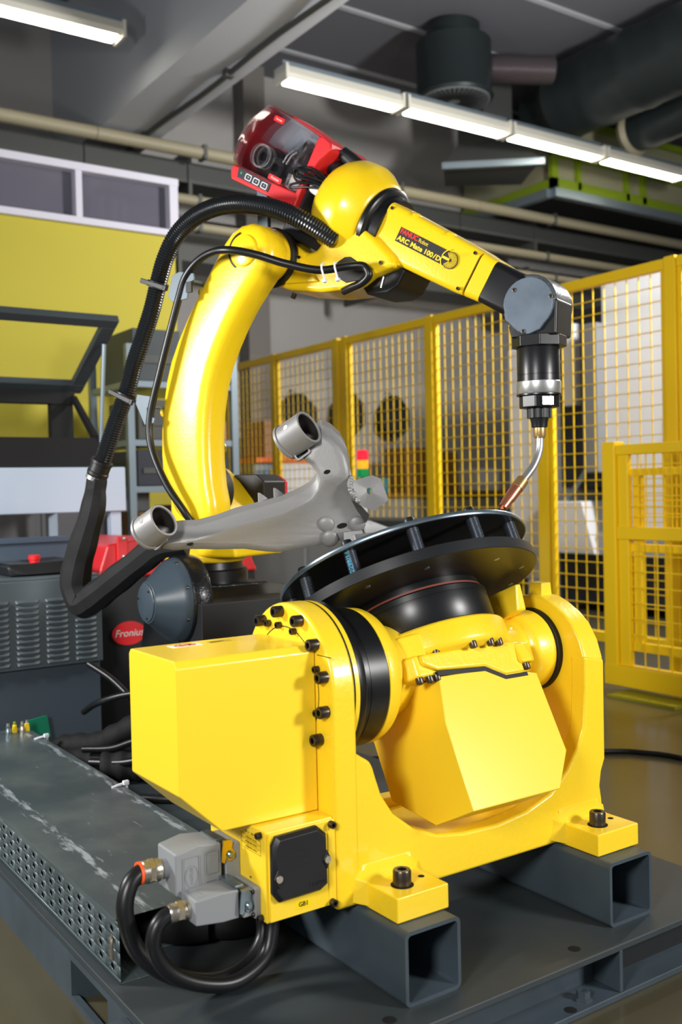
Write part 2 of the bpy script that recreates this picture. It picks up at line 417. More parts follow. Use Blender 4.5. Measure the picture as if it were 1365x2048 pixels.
# ventilation
DX, DY, DZ = 5.53, 6.28, 4.12
vd = thing('air_diffuser', 'round grey drum-shaped air diffuser with a slotted face under the ceiling', 'air diffuser', (DX, DY, DZ))
MB().lathe([(0, 0.315), (0.02, 0.325), (0.04, 0.31), (0.46, 0.31), (0.48, 0.22), (0.6, 0.22)], (DX, DY, DZ), (0, 0, 1), 40).build('drum', DUCT, vd)
MB().cyl((DX, DY, DZ - .01), (DX, DY, DZ), 0.295, seg=40).build('face_plate', mat('diffuser_face', (120, 126, 128), 0.5), vd)
slot = MB().box(0.05, 0.28, -0.008, 0.008, -0.004, 0).mesh('slot', DARK)
for k in range(40): place(slot, 'slot', vd, Matrix.Translation((DX, DY, DZ - .01)) @ Matrix.Rotation(2 * PI * k / 40, 4, 'Z'))
fd = MB(); pth = [Vector((DX + .27 + 0.5 * k / 60, DY - .12 - 0.25 * k / 60, 4.40)) for k in range(61)]
fd.tube(pth, [0.11 + (0.008 if k % 2 else 0) for k in range(61)], 20); fd.build('flexible_duct', mat('foil_duct', (120, 112, 116), 0.35, metal=0.7), vd)
du = thing('main_air_duct', 'large dark round air duct at the upper right', 'duct', (6.75, 5, 4.3))
MB().lathe([(2.0 + 4.2 * k / 60, 0.33 + (0.012 if k % 6 == 0 else 0)) for k in range(61)], (6.78, 0, 4.34), (0, 1, 0), 32).build('duct_pipe', DUCT, du)
MB().lathe([(6.2, 0.33), (6.4, 0.2), (6.6, 0.2)], (6.78, 0, 4.34), (0, 1, 0), 32).build('reducer', DUCT, du)
du2 = thing('branch_air_duct', 'slimmer dark round air duct below the large one', 'duct', (7.3, 5, 4.1))
MB().lathe([(1.8 + 0.06 * k, 0.19 + (0.008 if k % 6 == 0 else 0)) for k in range(70)], (7.42, 0, 4.12), (0, 1, 0), 28).build('duct_pipe', DUCT, du2)
MB().lathe([(5.93, 0.19), (5.97, 0.225), (6.03, 0.19)], (7.42, 0, 4.12), (0, 1, 0), 28).build('end_flange', PIPEB, du2)
hd = thing('ventilation_hood', 'grey sheet metal hood with a pale rim below the round diffuser', 'hood', (6.1, 6.6, 3.7))
MB().hull([(5.76, 6.70, 3.76), (6.43, 6.17, 3.76), (6.2, 7.2, 3.76), (6.8, 6.8, 3.76), (6.0, 6.75, 4.0), (6.4, 6.45, 4.0), (6.2, 7.0, 4.0), (6.6, 6.8, 4.0)]).build('hood_body', PIPED, hd)
MB().box(6.15, 6.5, 6.6, 6.95, 4.0, 4.75).build('hood_duct', PIPED, hd)
MB().hull([(5.74, 6.70, 3.71), (6.43, 6.14, 3.71), (5.74, 6.70, 3.765), (6.43, 6.14, 3.765), (5.78, 6.74, 3.71), (6.46, 6.19, 3.71), (5.78, 6.74, 3.765), (6.46, 6.19, 3.765)]).build('rim', RACK, hd)
gm = thing('overhead_enclosure', 'large overhead enclosure with a lime green frame at the right', 'enclosure', (8.4, 7.2, 3.65))
MB().box(7.06, 10.1, 6.64, 7.9, 3.74, 4.4).build('wall_panel', mat('olive_panel', (150, 148, 120), 0.6), gm)
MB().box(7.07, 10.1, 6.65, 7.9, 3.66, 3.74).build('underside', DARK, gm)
for (x0, x1, z0, z1) in ((7.0, 10.1, 3.72, 3.81), (7.0, 10.1, 4.02, 4.08), (7.0, 10.1, 4.36, 4.42), (7.0, 7.08, 3.72, 4.42), (7.35, 7.4, 3.74, 4.4), (8.05, 8.1, 3.74, 4.4), (8.3, 8.36, 3.74, 4.4), (9.2, 9.26, 3.74, 4.4)):
    MB().box(x0, x1, 6.59, 6.64, z0, z1).build('frame_bar', GREENF, gm)
for z in (3.72, 4.36): MB().box(7.0, 7.06, 6.64, 7.9, z, z + 0.08).build('frame_bar', GREENF, gm)
MB().box(6.99, 10.1, 6.54, 6.62, 3.62, 3.70).build('lower_rail', RACK, gm)
MB().box(6.95, 7.02, 6.62, 7.9, 3.62, 3.70).build('lower_rail', RACK, gm)

# ================================================================== WELDED BASE FRAME
bf = thing('base_frame', 'dark blue-grey welded steel base frame carrying the positioner and robot', 'base frame', (1.2, 1.9, 0))
pl = MB().box(0.592, 1.78, 1.175, 3.12, 0.088, 0.10).build('deck_plate', GREYD, bf, bevel=0.002)
sb = MB()
for (y0, y1, z0, z1) in ((1.18, 1.585, 0, 0.088), (1.765, 3.12, 0, 0.088), (1.585, 1.765, 0.078, 0.088), (1.585, 1.765, 0, 0.012)): sb.box(0.59, 0.602, y0, y1, z0, z1)
sb.build('side_beam', GREYF, bf)
MB().box(0.602, 0.80, 1.575, 1.585, 0, 0.088).box(0.602, 0.80, 1.765, 1.775, 0, 0.088).box(0.80, 0.81, 1.585, 1.765, 0, 0.088).build('fork_pocket', GREYF, bf)
MB().box(0.44, 0.59, 1.16, 1.50, 0.06, 0.088).build('corner_plate', GREYF, bf, bevel=0.003)
MB().box(0.602, 1.78, 1.24, 1.25, 0.012, 0.088).build('front_web', GREYF, bf)
MB().box(0.602, 1.78, 1.176, 1.40, 0.0, 0.012).build('bottom_flange', GREYF, bf, bevel=0.002)
MB().box(1.386, 1.395, 1.177, 1.24, 0.012, 0.088).build('stiffener', GREYF, bf, bevel=0.002)
MB().box(1.396, 1.78, 1.235, 1.242, 0.012, 0.088).build('pocket_shade', DARK, bf)  # dark plate painted as the shade inside the open right pocket
MB().box(1.77, 1.78, 1.178, 3.12, 0.0, 0.088).build('side_beam', GREYF, bf)
nt_ = MB(); nt_.lathe([(0, 0.017), (0.004, 0.017), (0.004, 0.0125), (0.016, 0.0125), (0.016, 0.007), (0.006, 0.007)], (1.318, 1.203, 0.012), (0, 0, 1), 6); nt_.build('weld_nut', GREYF, bf)
for (x, y, z) in ((1.272, 1.19, 0.0122), (1.309, 1.213, 0.1002), (0.905, 1.221, 0.1002)): MB().lathe([(0, 0.010), (0.0004, 0.011), (0.0006, 0.0105), (0.0002, 0.0)], (x, y, z), (0, 0, 1), 20).build('bolt_hole', HOLE, bf)
def sq_tube(x0, x1, y0, y1):
    o = rrect(x0, x1, 0.10, 0.22, 0.011); i = rrect(x0 + 0.0065, x1 - 0.0065, 0.1065, 0.2135, 0.006)
    t = MB().ring_prism(o, i, 'y', y0, y1).build('square_tube', GREYF, bf)
    MB().cyl((x0 + 0.018, y0 + 0.06, 0.107), (x0 + 0.018, y0 + 0.06, 0.135), 0.009, seg=16).build('anchor_bolt', GREYF, t)
    MB().box(x0 + 0.007, x1 - 0.007, y0 + 0.3, y0 + 0.31, 0.107, 0.213).build('tube_shade', DARK, t)  # dark plate stands in for the shade deep inside the tube
sq_tube(0.945, 1.06, 1.23, 1.80); sq_tube(1.422, 1.54, 1.228, 1.80)
# riser under the robot
MB().box(1.14, 1.52, 2.36, 2.74, 0.10, 0.47).build('robot_riser', GREYF, bf, bevel=0.004)

# ================================================================== WELDING POSITIONER
wp = thing('welding_positioner', 'large yellow two-axis welding positioner with a tilted black round table', 'positioner', (1.24, 1.5, 0.22))
AY, AZ = 1.507, 0.576
U = [(.945, .49), (.95, .479), (.966, .468), (.982, .458), (.988, .445), (.992, .432), (1.004, .397), (1.029, .359), (1.071, .326), (1.125, .303), (1.187, .293), (1.271, .290), (1.346, .299), (1.412, .32), (1.46, .357), (1.488, .395), (1.509, .436), (1.514, .512), (1.514, .577)]
front = [(.925, .22), (.925, .49)] + U + [(1.572, .566), (1.571, .362), (1.560, .338), (1.555, .31), (1.56, .28), (1.56, .22)]
c = MB()
c.prism(front, 'y', 1.3618, 1.402); c.prism(front, 'y', 1.614, 1.6522)
c.box(.93, 1.55, 1.40, 1.616, .222, .272)
dsh = [(AY - .147, .221), (AY - .147, AZ)] + [(AY - .147 * math.cos(R(a)), AZ + .147 * math.sin(R(a))) for a in range(6, 176, 6)] + [(AY + .147, AZ), (AY + .147, .221)]
c.prism(dsh, 'x', .906, .9535)
rcol = [(1.385, .225), (1.385, .545), (1.3622, .5635), (1.376, .604), (1.397, .637), (1.42, .657), (1.451, .675), (1.478, .686), (1.507, .69), (1.536, .686), (1.563, .675), (1.594, .657), (1.614, .637), (1.636, .604), (1.652, .566), (1.63, .545), (1.63, .225)]
c.prism(rcol, 'x', 1.5152, 1.5712)
casting = c.build('casting', YCAST, wp, bevel=0.007, bseg=3)
def foot(x0, x1):
    b = MB(); b.prism([(1.262, .2205), (1.262, .262), (1.338, .262), (1.351, .266), (1.359, .276), (1.364, .295), (1.364, .2205)], 'x', x0, x1)
    b.hull([(x0 - .024, 1.3645, .228), (x1 + .024, 1.3645, .228), (x0 - .018, 1.3645, .270), (x1 + .018, 1.3645, .270), (x0 + .012, 1.3645, .289), (x1 - .012, 1.3645, .289), (x0 + .002, 1.338, .2225), (x1 - .002, 1.338, .2225), (x0 + .006, 1.340, .2605), (x1 - .006, 1.340, .2605), (x0 - .006, 1.355, .262), (x1 + .006, 1.355, .262)])
    o = b.build('mounting_foot', YCAST, wp, bevel=0.007, bseg=3)
    xm = (x0 + x1) / 2
    MB().cyl((xm - .012, 1.303, .2622), (xm - .012, 1.303, .2628), 0.0195, seg=28).build('counterbore', HOLE, o)
    place(bolt_mesh(0.0155, 0.026), 'mounting_bolt', o, Matrix.Translation((xm - .012, 1.303, .2625)))
    MB().cyl((xm + .036, 1.312, .2622), (xm + .036, 1.312, .2627), 0.0055, seg=16).build('threaded_hole', HOLE, o)
foot(.956, 1.064); foot(1.431, 1.546)
MB().hull([(1.528, 1.49, .685), (1.56, 1.49, .685), (1.528, 1.53, .685), (1.56, 1.53, .685), (1.53, 1.492, .714), (1.558, 1.492, .714), (1.53, 1.528, .714), (1.558, 1.528, .714)]).build('lifting_boss', YCAST, wp, bevel=0.003)
X = (1, 0, 0)
def lx(prof, name, m, par=wp, seg=96, o=(0, AY, AZ), **k): return MB().lathe(prof, o, X, seg).build(name, m, par, **k)
lx([(.9505, .05), (.9505, .1458), (.9532, .1464), (.9532, .05)], 'seam_line', GASK)
lx([(.9532, .06), (.9532, .1455), (.9538, .1463), (.962, .1463), (.9635, .145), (.9635, .06)], 'drive_flange', YCAST)
lx([(.9635, .06), (.9635, .143), (.9645, .1445), (.977, .1445), (.979, .143), (.983, .128), (.985, .1262), (.998, .1262), (.9985, .1254), (1.0005, .1254), (1.001, .1262), (1.040, .1258), (1.041, .125), (1.041, .06)], 'drive_ring', BLK)
for (r, w_) in ((.104, .0009),):
    MB().lathe([(.9055, r), (.9055, r + w_ * 2), (.9062, r + w_ * 2), (.9062, r)], (0, AY, AZ), X, 72, close=True).build('cover_joint', GASK, wp)
MB().box(.9054, .9062, 1.362, 1.405, .6425, .6437).build('split_line', GASK, wp)
for a in (56, 84.8, 113.9, 140, 165.4, 190.8, 214.7):
    bolt(wp, (.9062, AY + .1315 * math.cos(R(a)), AZ + .1315 * math.sin(R(a))), (-1, 0, 0), .0103, .018)
for (y, z) in ((1.560, .682), (1.523, .682), (1.474, .676), (1.4025, .619), (1.4035, .545)):
    bolt(wp, (.9062, y, z), (-1, 0, 0), .0062, .010)
# motor cover at the left
cv = []
for x, zb in ((.649, .45), (.722, .381), (.9045, .379)):
    for y, z in ((1.41, zb), (1.41, .648), (1.418, .660), (1.589, .660), (1.597, .652), (1.597, zb)): cv.append((x, y, z))
mc = MB().hull(cv).build('motor_cover', YEL, wp, bevel=0.0025, bseg=2)
dec = thing_deck = MB().box(.706, .762, 1.542, 1.567, .6601, .6606).build('warning_sticker', WHITE, mc)
MB(Matrix.Translation((.734, 1.5545, .6607)) @ Matrix.Diagonal((1.9, 1, 1, 1))).lathe([(0, .0085), (0, .0105), (.0003, .0105), (.0003, .0085)], (0, 0, 0), (0, 0, 1), 32, close=True).build('prohibition_ring', REDPR, dec)
MB(Matrix.Translation((.734, 1.5545, .6607)) @ Matrix.Rotation(R(28), 4, 'Z')).box(-.017, .017, -.0013, .0013, 0, .0004).build('prohibition_bar', REDPR, dec)
MB().hull([(.722, 1.548, .6607), (.729, 1.548, .6607), (.726, 1.561, .6607), (.722, 1.548, .661), (.729, 1.548, .661), (.726, 1.561, .661)]).hull([(.738, 1.549, .6607), (.747, 1.549, .6607), (.742, 1.560, .6607), (.738, 1.549, .661), (.747, 1.549, .661), (.742, 1.560, .661)]).build('pictogram', BLKPR, dec)
np_ = MB().box(.778, .822, 1.546, 1.563, .6601, .6605).build('name_plate', mat('olive_plate', (196, 168, 30), 0.4), mc)
for k in range(3): MB().box(.781, .80 + .006 * k, 1.5495 + .004 * k, 1.551 + .004 * k, .6605, .6607).build('print_line', BLKPR, np_)
# ------------------------------------------------ tilting body, in the table's own tilted frame
TH = 0.463
TE = Vector((0, math.cos(TH), -math.sin(TH))); TN = Vector((0, math.sin(TH), math.cos(TH)))
TF = frame((1.2455, AY, AZ), (1, 0, 0), TE, TN)
def T(u, v, w_): return TF @ Vector((u, v, w_))
tb = MB(TF)
tb.lathe([(-.2045, .08), (-.2045, .1250), (-.198, .1255), (-.185, .1245), (-.172, .119), (-.166, .109), (-.160, .075)], (0, 0, 0), X, 80)
tb.lathe([(-.17, .098), (-.10, .080), (.10, .078), (.18, .068), (.196, .066), (.205, .078), (.212, .082), (.2585, .083), (.2585, .04)], (0, 0, 0), X, 64)
tb.lathe([(-.012, .128), (-.006, .146), (.0, .151), (.040, .151), (.046, .148), (.047, .12)], (.006, 0, 0), (0, 0, 1), 96)
tb.hull([(u, v, w_) for u, v in ((-.135, -.113), (.09, -.122), (.165, -.10), (.175, .09), (.12, .122), (-.12, .122), (-.15, .08), (-.15, -.09)) for w_ in (-.050, -.008)])
tb.hull([(u, v, w_) for u, v in ((-.20, -.05), (-.10, -.11), (-.10, .09), (-.20, .06)) for w_ in (-.045, .036)])
tb.prism([(-.125, -.010), (.108, -.010), (.108, -.0715), (.058, -.0715), (.014, -.0495), (-.098, -.0435), (-.125, -.030)], 'y', -.1235, -.05)
tb.hull([(.098, -.11, -.058), (.128, -.11, -.058), (.098, -.135, -.056), (.128, -.135, -.056), (.10, -.105, -.01), (.126, -.105, -.01), (.10, -.125, -.015), (.126, -.125, -.015)])
tb.build('tilt_body', YCAST, wp, bevel=0.006, bseg=3)
MB(TF).hull([(.186, -.10, .112), (.20, -.10, .112), (.186, .03, .124), (.20, .03, .124), (.18, -.085, .06), (.206, -.085, .06), (.18, .06, .06), (.206, .06, .06)]).build('stop_fin', YCAST, wp, bevel=0.004)
lx([(1.504, .05), (1.504, .0825), (1.506, .0855), (1.5145, .0865), (1.5145, .05)], 'bearing_ring', GASK)
for k in range(12):
    a = R(30 * k - 128)
    if k in (0, 1, 2, 3): bolt(wp, T(.006 + .141 * math.cos(a), .141 * math.sin(a), -.004), -TN, .0072, .013)
bolt(wp, T(.006 + .141 * math.cos(R(-80)), .141 * math.sin(R(-80)), -.004), -TN, .0072, .013)
for u in (-.098, -.115, -.138): bolt(wp, T(u, -.112 - .03 * (u + .138), -.050), -TN, .0072, .012)
bolt(wp, T(.113, -.124, -.057), -TN, .0068, .012)
MB(TF).prism([(-.100, -.0445), (.014, -.0505), (.058, -.0725), (.112, -.0725), (.112, -.080), (.055, -.080), (.012, -.0585), (-.100, -.0535)], 'y', -.1215, -.06).build('cover_gasket', GASK, wp)
lc = [(-.117, -.12, -.294), (-.117, -.12, -.138), (-.099, -.12, -.055), (-.117, -.026, -.050), (-.117, .11, -.050), (-.117, .105, -.225), (-.117, -.006, -.294), (.094, -.12, -.294), (.094, -.006, -.294), (.094, .105, -.225), (.1425, -.12, -.231), (.1425, .105, -.231), (.1425, .11, -.06), (.137, -.12, -.078), (.03, -.12, -.055)]
MB(TF).hull(lc).build('turntable_motor_cover', YEL, wp, bevel=0.002)
MB(TF).lathe([(.047, .05), (.047, .1365), (.049, .138), (.098, .138), (.0985, .137), (.1005, .137), (.101, .138), (.112, .138), (.1155, .134), (.116, .05)], (.006, 0, 0), (0, 0, 1), 96).build('turntable_drum', BLK, wp)
MB(TF).lathe([(.115, .05), (.115, .1315), (.120, .1315), (.120, .05)], (.006, 0, 0), (0, 0, 1), 96).build('oil_seal', SEAL, wp)
MB(TF).lathe([(.120, .05), (.120, .128), (.134, .128), (.134, .05)], (.006, 0, 0), (0, 0, 1), 96).build('turntable_hub', BLK, wp)
td = MB(TF).lathe([(.1325, 0), (.1325, .2562), (.1335, .2572), (.1535, .2572), (.1545, .2562), (.1545, 0)], (0, 0, 0), (0, 0, 1), 160).build('turntable_disc', BLKM, wp)
for a, r in ((-38, .225), (-72, .205), (-118, .2), (-10, .235), (-150, .21)):
    MB(TF).cyl((r * math.cos(R(a)), r * math.sin(R(a)), .1320), (r * math.cos(R(a)), r * math.sin(R(a)), .1324), .006, seg=16).build('tapped_hole', ZINC, td)
fp = MB(TF).lathe([(.2005, 0), (.2005, .2575), (.2015, .2582), (.2085, .2582), (.2095, .2575), (.2095, 0)], (0, 0, 0), (0, 0, 1), 160)
fpo = fp.build('fixture_plate', ZINC, wp)
MB(TF).lathe([(.1999, 0), (.1999, .2555), (.2004, .2555), (.2004, 0)], (0, 0, 0), (0, 0, 1), 120).build('plate_underside', BLKM, fpo)
thr = []
for k in range(17):
    z = .0488 * k / 16; thr += [(z, .0108), (z + .0010, .0118), (z + .0016, .0118), (z + .0026, .0108)]
thr = [q for q in thr if q[0] <= .0488]
rod = MB().lathe([(0, 0)] + thr + [(.0488, 0)], seg=20).mesh('threaded_stud', mat('threaded_rod_steel', (110, 116, 126), 0.32, metal=0.85))
hd_ = MB().lathe([(0, .0105), (.009, .0105), (.0125, .009), (.0125, 0)], seg=20).mesh('stud_nut', BLKM)
for k in range(12):
    a = R(30 * k - 1); r = .236
    M_ = TF @ Matrix.Translation((r * math.cos(a), r * math.sin(a), .1535)); s_ = place(rod, 'threaded_stud', wp, M_)
    place(hd_, 'stud_head', s_, TF @ Matrix.Translation((r * math.cos(a), r * math.sin(a), .2096)))
tm = text_mesh('2298/14', .013, CYAN)
a = R(-151); tp = T(.2479 * math.cos(a), .2479 * math.sin(a), .178)
tz = (T(math.cos(a), math.sin(a), 0) - T(0, 0, 0)).normalized()
place(tm, 'paint_pen_mark', wp, frame(tp, TN, tz.cross(TN), tz))

# ------------------------------------------------ junction box on the positioner
jb = MB().box(.776, .905, 1.368, 1.56, .232, .3785).build('junction_box', YEL, wp, bevel=0.002)
MB().box(.780, .9055, 1.363, 1.3685, .2345, .376).build('front_panel', YEL, jb, bevel=0.0012)
MB().box(.891, .9057, 1.3615, 1.364, .236, .375).build('side_flange', YEL, jb, bevel=0.001)
oc = [(.781, .359), (.789, .3725), (.866, .3745), (.8835, .3585), (.885, .2755), (.870, .2675), (.792, .2665), (.780, .2825)]
oi = [(.784, .358), (.7905, .3690), (.865, .3705), (.8805, .357), (.8815, .277), (.869, .271), (.793, .270), (.7835, .284)]
oi = [(.832 + (x - .832) * .90, .3205 + (z - .3205) * .90) for x, z in oc]
lid = MB().hull([(x, 1.3632, z) for x, z in oc] + [(x, 1.356, z) for x, z in oc] + [(x, 1.349, z) for x, z in oi]).build('lid', BLKP, jb, bevel=0.0008, bseg=1)
for k in range(3): 
    place(text_mesh(('CAUTION', 'DO NOT REMOVE', 'GREASE')[k] if False else '- - - - - - -', .007, BLK), 'embossed_line', lid, frame((.832, 1.3488, .345 - .012 * k), (1, 0, 0), (0, 0, 1), (0, -1, 0)))
place(text_mesh('FANUC', .009, BLK, 0.0003, space=1.2), 'embossed_name', lid, frame((.862, 1.3487, .284), (1, 0, 0), (0, 0, 1), (0, -1, 0)))
for (x, z) in ((.788, .308), (.8795, .319)):
    MB().hull([(x - .008, 1.347, z), (x + .008, 1.347, z), (x, 1.347, z + .016), (x, 1.347, z - .016), (x - .008, 1.350, z), (x + .008, 1.350, z), (x, 1.350, z + .016), (x, 1.350, z - .016)]).build('screw_ear', BLKP, lid, bevel=0.001)
    s_ = MB().cyl((x, 1.347, z), (x, 1.3445, z), .0058, seg=20).build('lid_screw', NICK, lid)
MB().box(.826, .857, 1.3626, 1.3632, .2435, .2575).build('tag', YPR, jb)
place(text_mesh('GB1', .0105, BLKPR, bold=0.0002), 'tag_text', jb, frame((.8415, 1.3624, .2505), (1, 0, 0), (0, 0, 1), (0, -1, 0)))
place(text_mesh('PP', .006, BLKPR), 'port_text', jb, frame((.7757, 1.418, .292), (0, -1, 0), (0, 0, 1), (-1, 0, 0)))
place(text_mesh('AIR A1   AIR B1', .0052, mat('olive_print', (140, 112, 10), 0.6)), 'rating_text', jb, frame((.7757, 1.417, .365), (0, -1, 0), (0, 0, 1), (-1, 0, 0)))
OLV = MATS['olive_print']
for z in (.360, .3525, .3445, .3365): MB().box(.7756, .776, 1.383, 1.447, z, z + .0006).build('table_line', OLV, jb)
for y in (1.383, 1.425, 1.447): MB().box(.7756, .776, y, y + .0006, .3365, .3606).build('table_line', OLV, jb)
for k, z in enumerate((.3545, .347, .339)): place(text_mesh('AIR PRESSURE  0.49 MPa', .0036, OLV), 'table_text', jb, frame((.7756, 1.414, z + .0018), (0, -1, 0), (0, 0, 1), (-1, 0, 0)))
for (x, z) in ((.8965, .3695), (.8965, .240)): bolt(jb, (x, 1.3615, z), (0, -1, 0), .0062, .010, 'panel_bolt')
for (y, z) in ((1.382, .371), (1.382, .238)): bolt(jb, (.776, y, z), (-1, 0, 0), .0055, .009, 'panel_bolt')

# ------------------------------------------------ plug connectors with their cables
def gland(parent, p, d, r, L, orange=False):
    p, d = Vector(p), Vector(d).normalized()
    b = MB(); b.lathe([(0, r * .95), (L * .1, r), (L * .28, r), (L * .3, r * .9), (L * .34, r * .9)], p, d, 32); b.lathe([(L * .34, r * 1.04), (L * .36, r * 1.1), (L * .62, r * 1.1), (L * .64, r * 1.04)], p, d, 6)
    b.lathe([(L * .64, r), (L * .9, r * .98), (L, r * .8)], p, d, 32)
    o = b.build('cable_gland', NICK, parent)
    if orange: MB().pipe(p + d * L * .96, p + d * L * 1.08, r * .98, r * .70).build('gland_seal', ORNG, o)
def latch(parent, M_, m):
    poly = [(-.004, .017), (.010, .017), (.014, .010), (.012, .002), (.018, -.006), (.016, -.016), (.006, -.020), (.002, -.012), (-.002, -.022), (-.008, -.018), (-.006, .004)]
    o = MB(M_).prism(poly, 'z', 0, .0022).build('latch', m, parent, bevel=0.0006)
    MB(M_).lathe([(0, .006), (.003, .006), (.005, .004), (.005, 0)], (.008, -.008, .0022), (0, 0, 1), 16).build('latch_pin', ZINC, o)
FRY = lambda p: frame(p, (1, 0, 0), (0, 0, 1), (0, -1, 0))
YZ = mat('yellow_zinc', (206, 176, 70), 0.25, metal=0.9)
k1 = thing('plug_cable', 'upper grey plug connector with nickel gland, orange seal and thick black cable', 'cable', (.72, 1.49, .1))
MB().prism([(1.452, .252), (1.452, .342), (1.528, .342), (1.528, .252)], 'x', .748, .7765).build('socket_housing', CONN, k1, bevel=0.003)
MB().box(.744, .748, 1.455, 1.525, .255, .340).build('joint_gasket', GASK, k1)
hood = MB().hull([(x, y, z) for x, z0, z1 in ((.744, .252, .346), (.70, .252, .352), (.660, .276, .344)) for z in (z0, z1) for y in (1.455, 1.525)]).build('connector_hood', CONN, k1, bevel=0.004)
for (x0, x1, z0, z1) in ((.672, .703, .272, .336), (.712, .736, .300, .338), (.712, .736, .258, .290)): MB().ring_prism(rrect(x0, x1, z0, z1, .003), rrect(x0 + .0016, x1 - .0016, z0 + .0016, z1 - .0016, .002), 'y', 1.4535, 1.4552).build('raised_rim', CONN, hood)
place(text_mesh('HARTING', .0062, CONN, 0.0004), 'maker_mark', hood, frame((.688, 1.4545, .304), (0, 0, 1), (-1, 0, 0), (0, -1, 0)))
MB(frame((.688, 1.4546, .304), (0, 0, 1), (-1, 0, 0), (0, -1, 0)) @ Matrix.Diagonal((1.5, 1, 1, 1))).lathe([(0, .0108), (0, .0118), (.0005, .0118), (.0005, .0108)], seg=32, close=True).build('maker_ring', CONN, hood)
latch(k1, FRY((.748, 1.4525, .333)), YZ)
MB().box(.736, .752, 1.462, 1.518, .345, .350).build('latch_bar', ZINC, k1, bevel=0.001)
MB().cyl((.664, 1.49, .312), (.645, 1.49, .314), .016, seg=28).build('hood_neck', CONN, k1)
gland(k1, (.648, 1.49, .314), (-1, 0, .04), .0185, .034, True)
p1 = catmull([(.64, 1.49, .3155), (.614, 1.488, .3165), (.592, 1.482, .301), (.582, 1.475, .262), (.598, 1.468, .203), (.648, 1.460, .153), (.72, 1.458, .122), (.785, 1.465, .124), (.826, 1.475, .152), (.838, 1.49, .19), (.835, 1.50, .232)], 8)
MB().tube(p1, .0140, 16).build('cable', BLKC, k1)
k2 = thing('plug_cable', 'lower front grey plug connector with silver latch and black cable', 'cable', (.72, 1.43, .1))
MB().prism(rrect(1.386, 1.466, .236, .287, .005), 'x', .766, .7765).build('socket_housing', CONN, k2, bevel=0.0015)
MB().box(.748, .766, 1.394, 1.458, .240, .283).build('socket_collar', CONN, k2, bevel=0.002)
MB().box(.744, .748, 1.397, 1.455, .242, .282).build('joint_gasket', GASK, k2)
hood2 = MB().hull([(x, y, z) for x, z0, z1 in ((.744, .240, .286), (.715, .240, .288), (.667, .246, .286)) for z in (z0, z1) for y in (1.399, 1.453)]).build('connector_hood', CONN, k2, bevel=0.003)
MB().ring_prism(rrect(.674, .700, 1.408, 1.444, .003), rrect(.6756, .6984, 1.4096, 1.4424, .002), 'z', .2862, .2874).build('raised_rim', CONN, hood2)
place(text_mesh('HARTING', .005, CONN, 0.0004), 'maker_mark', hood2, frame((.687, 1.426, .2868), (0, -1, 0), (1, 0, 0), (0, 0, 1)))
latch(k2, FRY((.748, 1.3935, .268)), ZINC)
MB().box(.736, .752, 1.398, 1.454, .2885, .2935).build('latch_bar', ZINC, k2, bevel=0.001)
for (y, z) in ((1.391, .280), (1.391, .243), (1.461, .280), (1.461, .243)): bolt(k2, (.766, y, z), (-1, 0, 0), .0032, .004, 'flange_screw')
gland(k2, (.668, 1.426, .266), (-1, 0, .02), .0150, .036)
p2 = catmull([(.655, 1.426, .266), (.632, 1.426, .2655), (.612, 1.424, .252), (.606, 1.422, .220), (.630, 1.420, .178), (.681, 1.418, .145), (.743, 1.418, .130), (.80, 1.425, .148), (.822, 1.435, .186), (.826, 1.445, .232)], 8)
MB().tube(p2, .0125, 16).build('cable', BLKC, k2)

# ================================================================== CABLE TRAY
ct = thing('cable_tray', 'galvanised cable tray with a scuffed flat lid and perforated side', 'cable tray', (.76, 2.3, .1))
def perf(name, x, y0, y1, z0, z1):
    b = MB(); rows = 4; dz = (z1 - z0 - .016) / rows; dy = .0535
    b_ = lambda y, z: b.v((x, y, z))
    def quad(ya, yb, za, zb): b.f([b_(ya, za), b_(yb, za), b_(yb, zb), b_(ya, zb)])
    quad(y0, y1, z0, z0 + .008); quad(y0, y1, z1 - .008, z1)
    for r in range(rows):
        za = z0 + .008 + dz * r; zb = za + dz; y = y0 + .006
        quad(y0, y, za, zb)
        while y + dy < y1 - .006:
            cy, cz = y + dy / 2, (za + zb) / 2; hy, hz = .0080, .0056
            O = [(y, za), (cy, za), (y + dy, za), (y + dy, cz), (y + dy, zb), (cy, zb), (y, zb), (y, cz)]
            I = [(cy - hy * .7, cz - hz), (cy, cz - hz), (cy + hy, cz - hz * .55), (cy + hy, cz), (cy + hy * .7, cz + hz), (cy, cz + hz), (cy - hy, cz + hz * .55), (cy - hy, cz)]
            Ov = [b_(*q) for q in O]; Iv = [b_(*q) for q in I]
            for k in range(8): b.f([Ov[k], Ov[(k + 1) % 8], Iv[(k + 1) % 8], Iv[k]])
            y += dy
        quad(y, y1, za, zb)
    return b.build(name, GALV, ct, solid=.0016)
perf('perforated_side', .6108, 1.577, 3.1, .1015, .2045)
perf('perforated_side', .9165, 1.60, 3.1, .1015, .2045)
MB().box(.609, .918, 1.592, 3.1, .2045, .2062).build('lid', LIDM, ct, bevel=0.0008)
MB().box(.6095, .6112, 1.592, 3.1, .196, .2055).build('lid_lip', GALV, ct)
MB().box(.612, .70, 1.578, 3.1, .1012, .1026).box(.70, .916, 1.66, 3.1, .1012, .1026).build('tray_bottom', GALV, ct)
MB().box(.622, .905, 1.80, 3.09, .103, .200).build('cable_shade_fill', HOLE, ct)  # black block stands in for the shade and cables inside the tray
MB().box(.6145, .6165, 1.60, 3.09, .104, .203).build('shade_liner', HOLE, ct)  # black panel added so the perforations look into painted shade
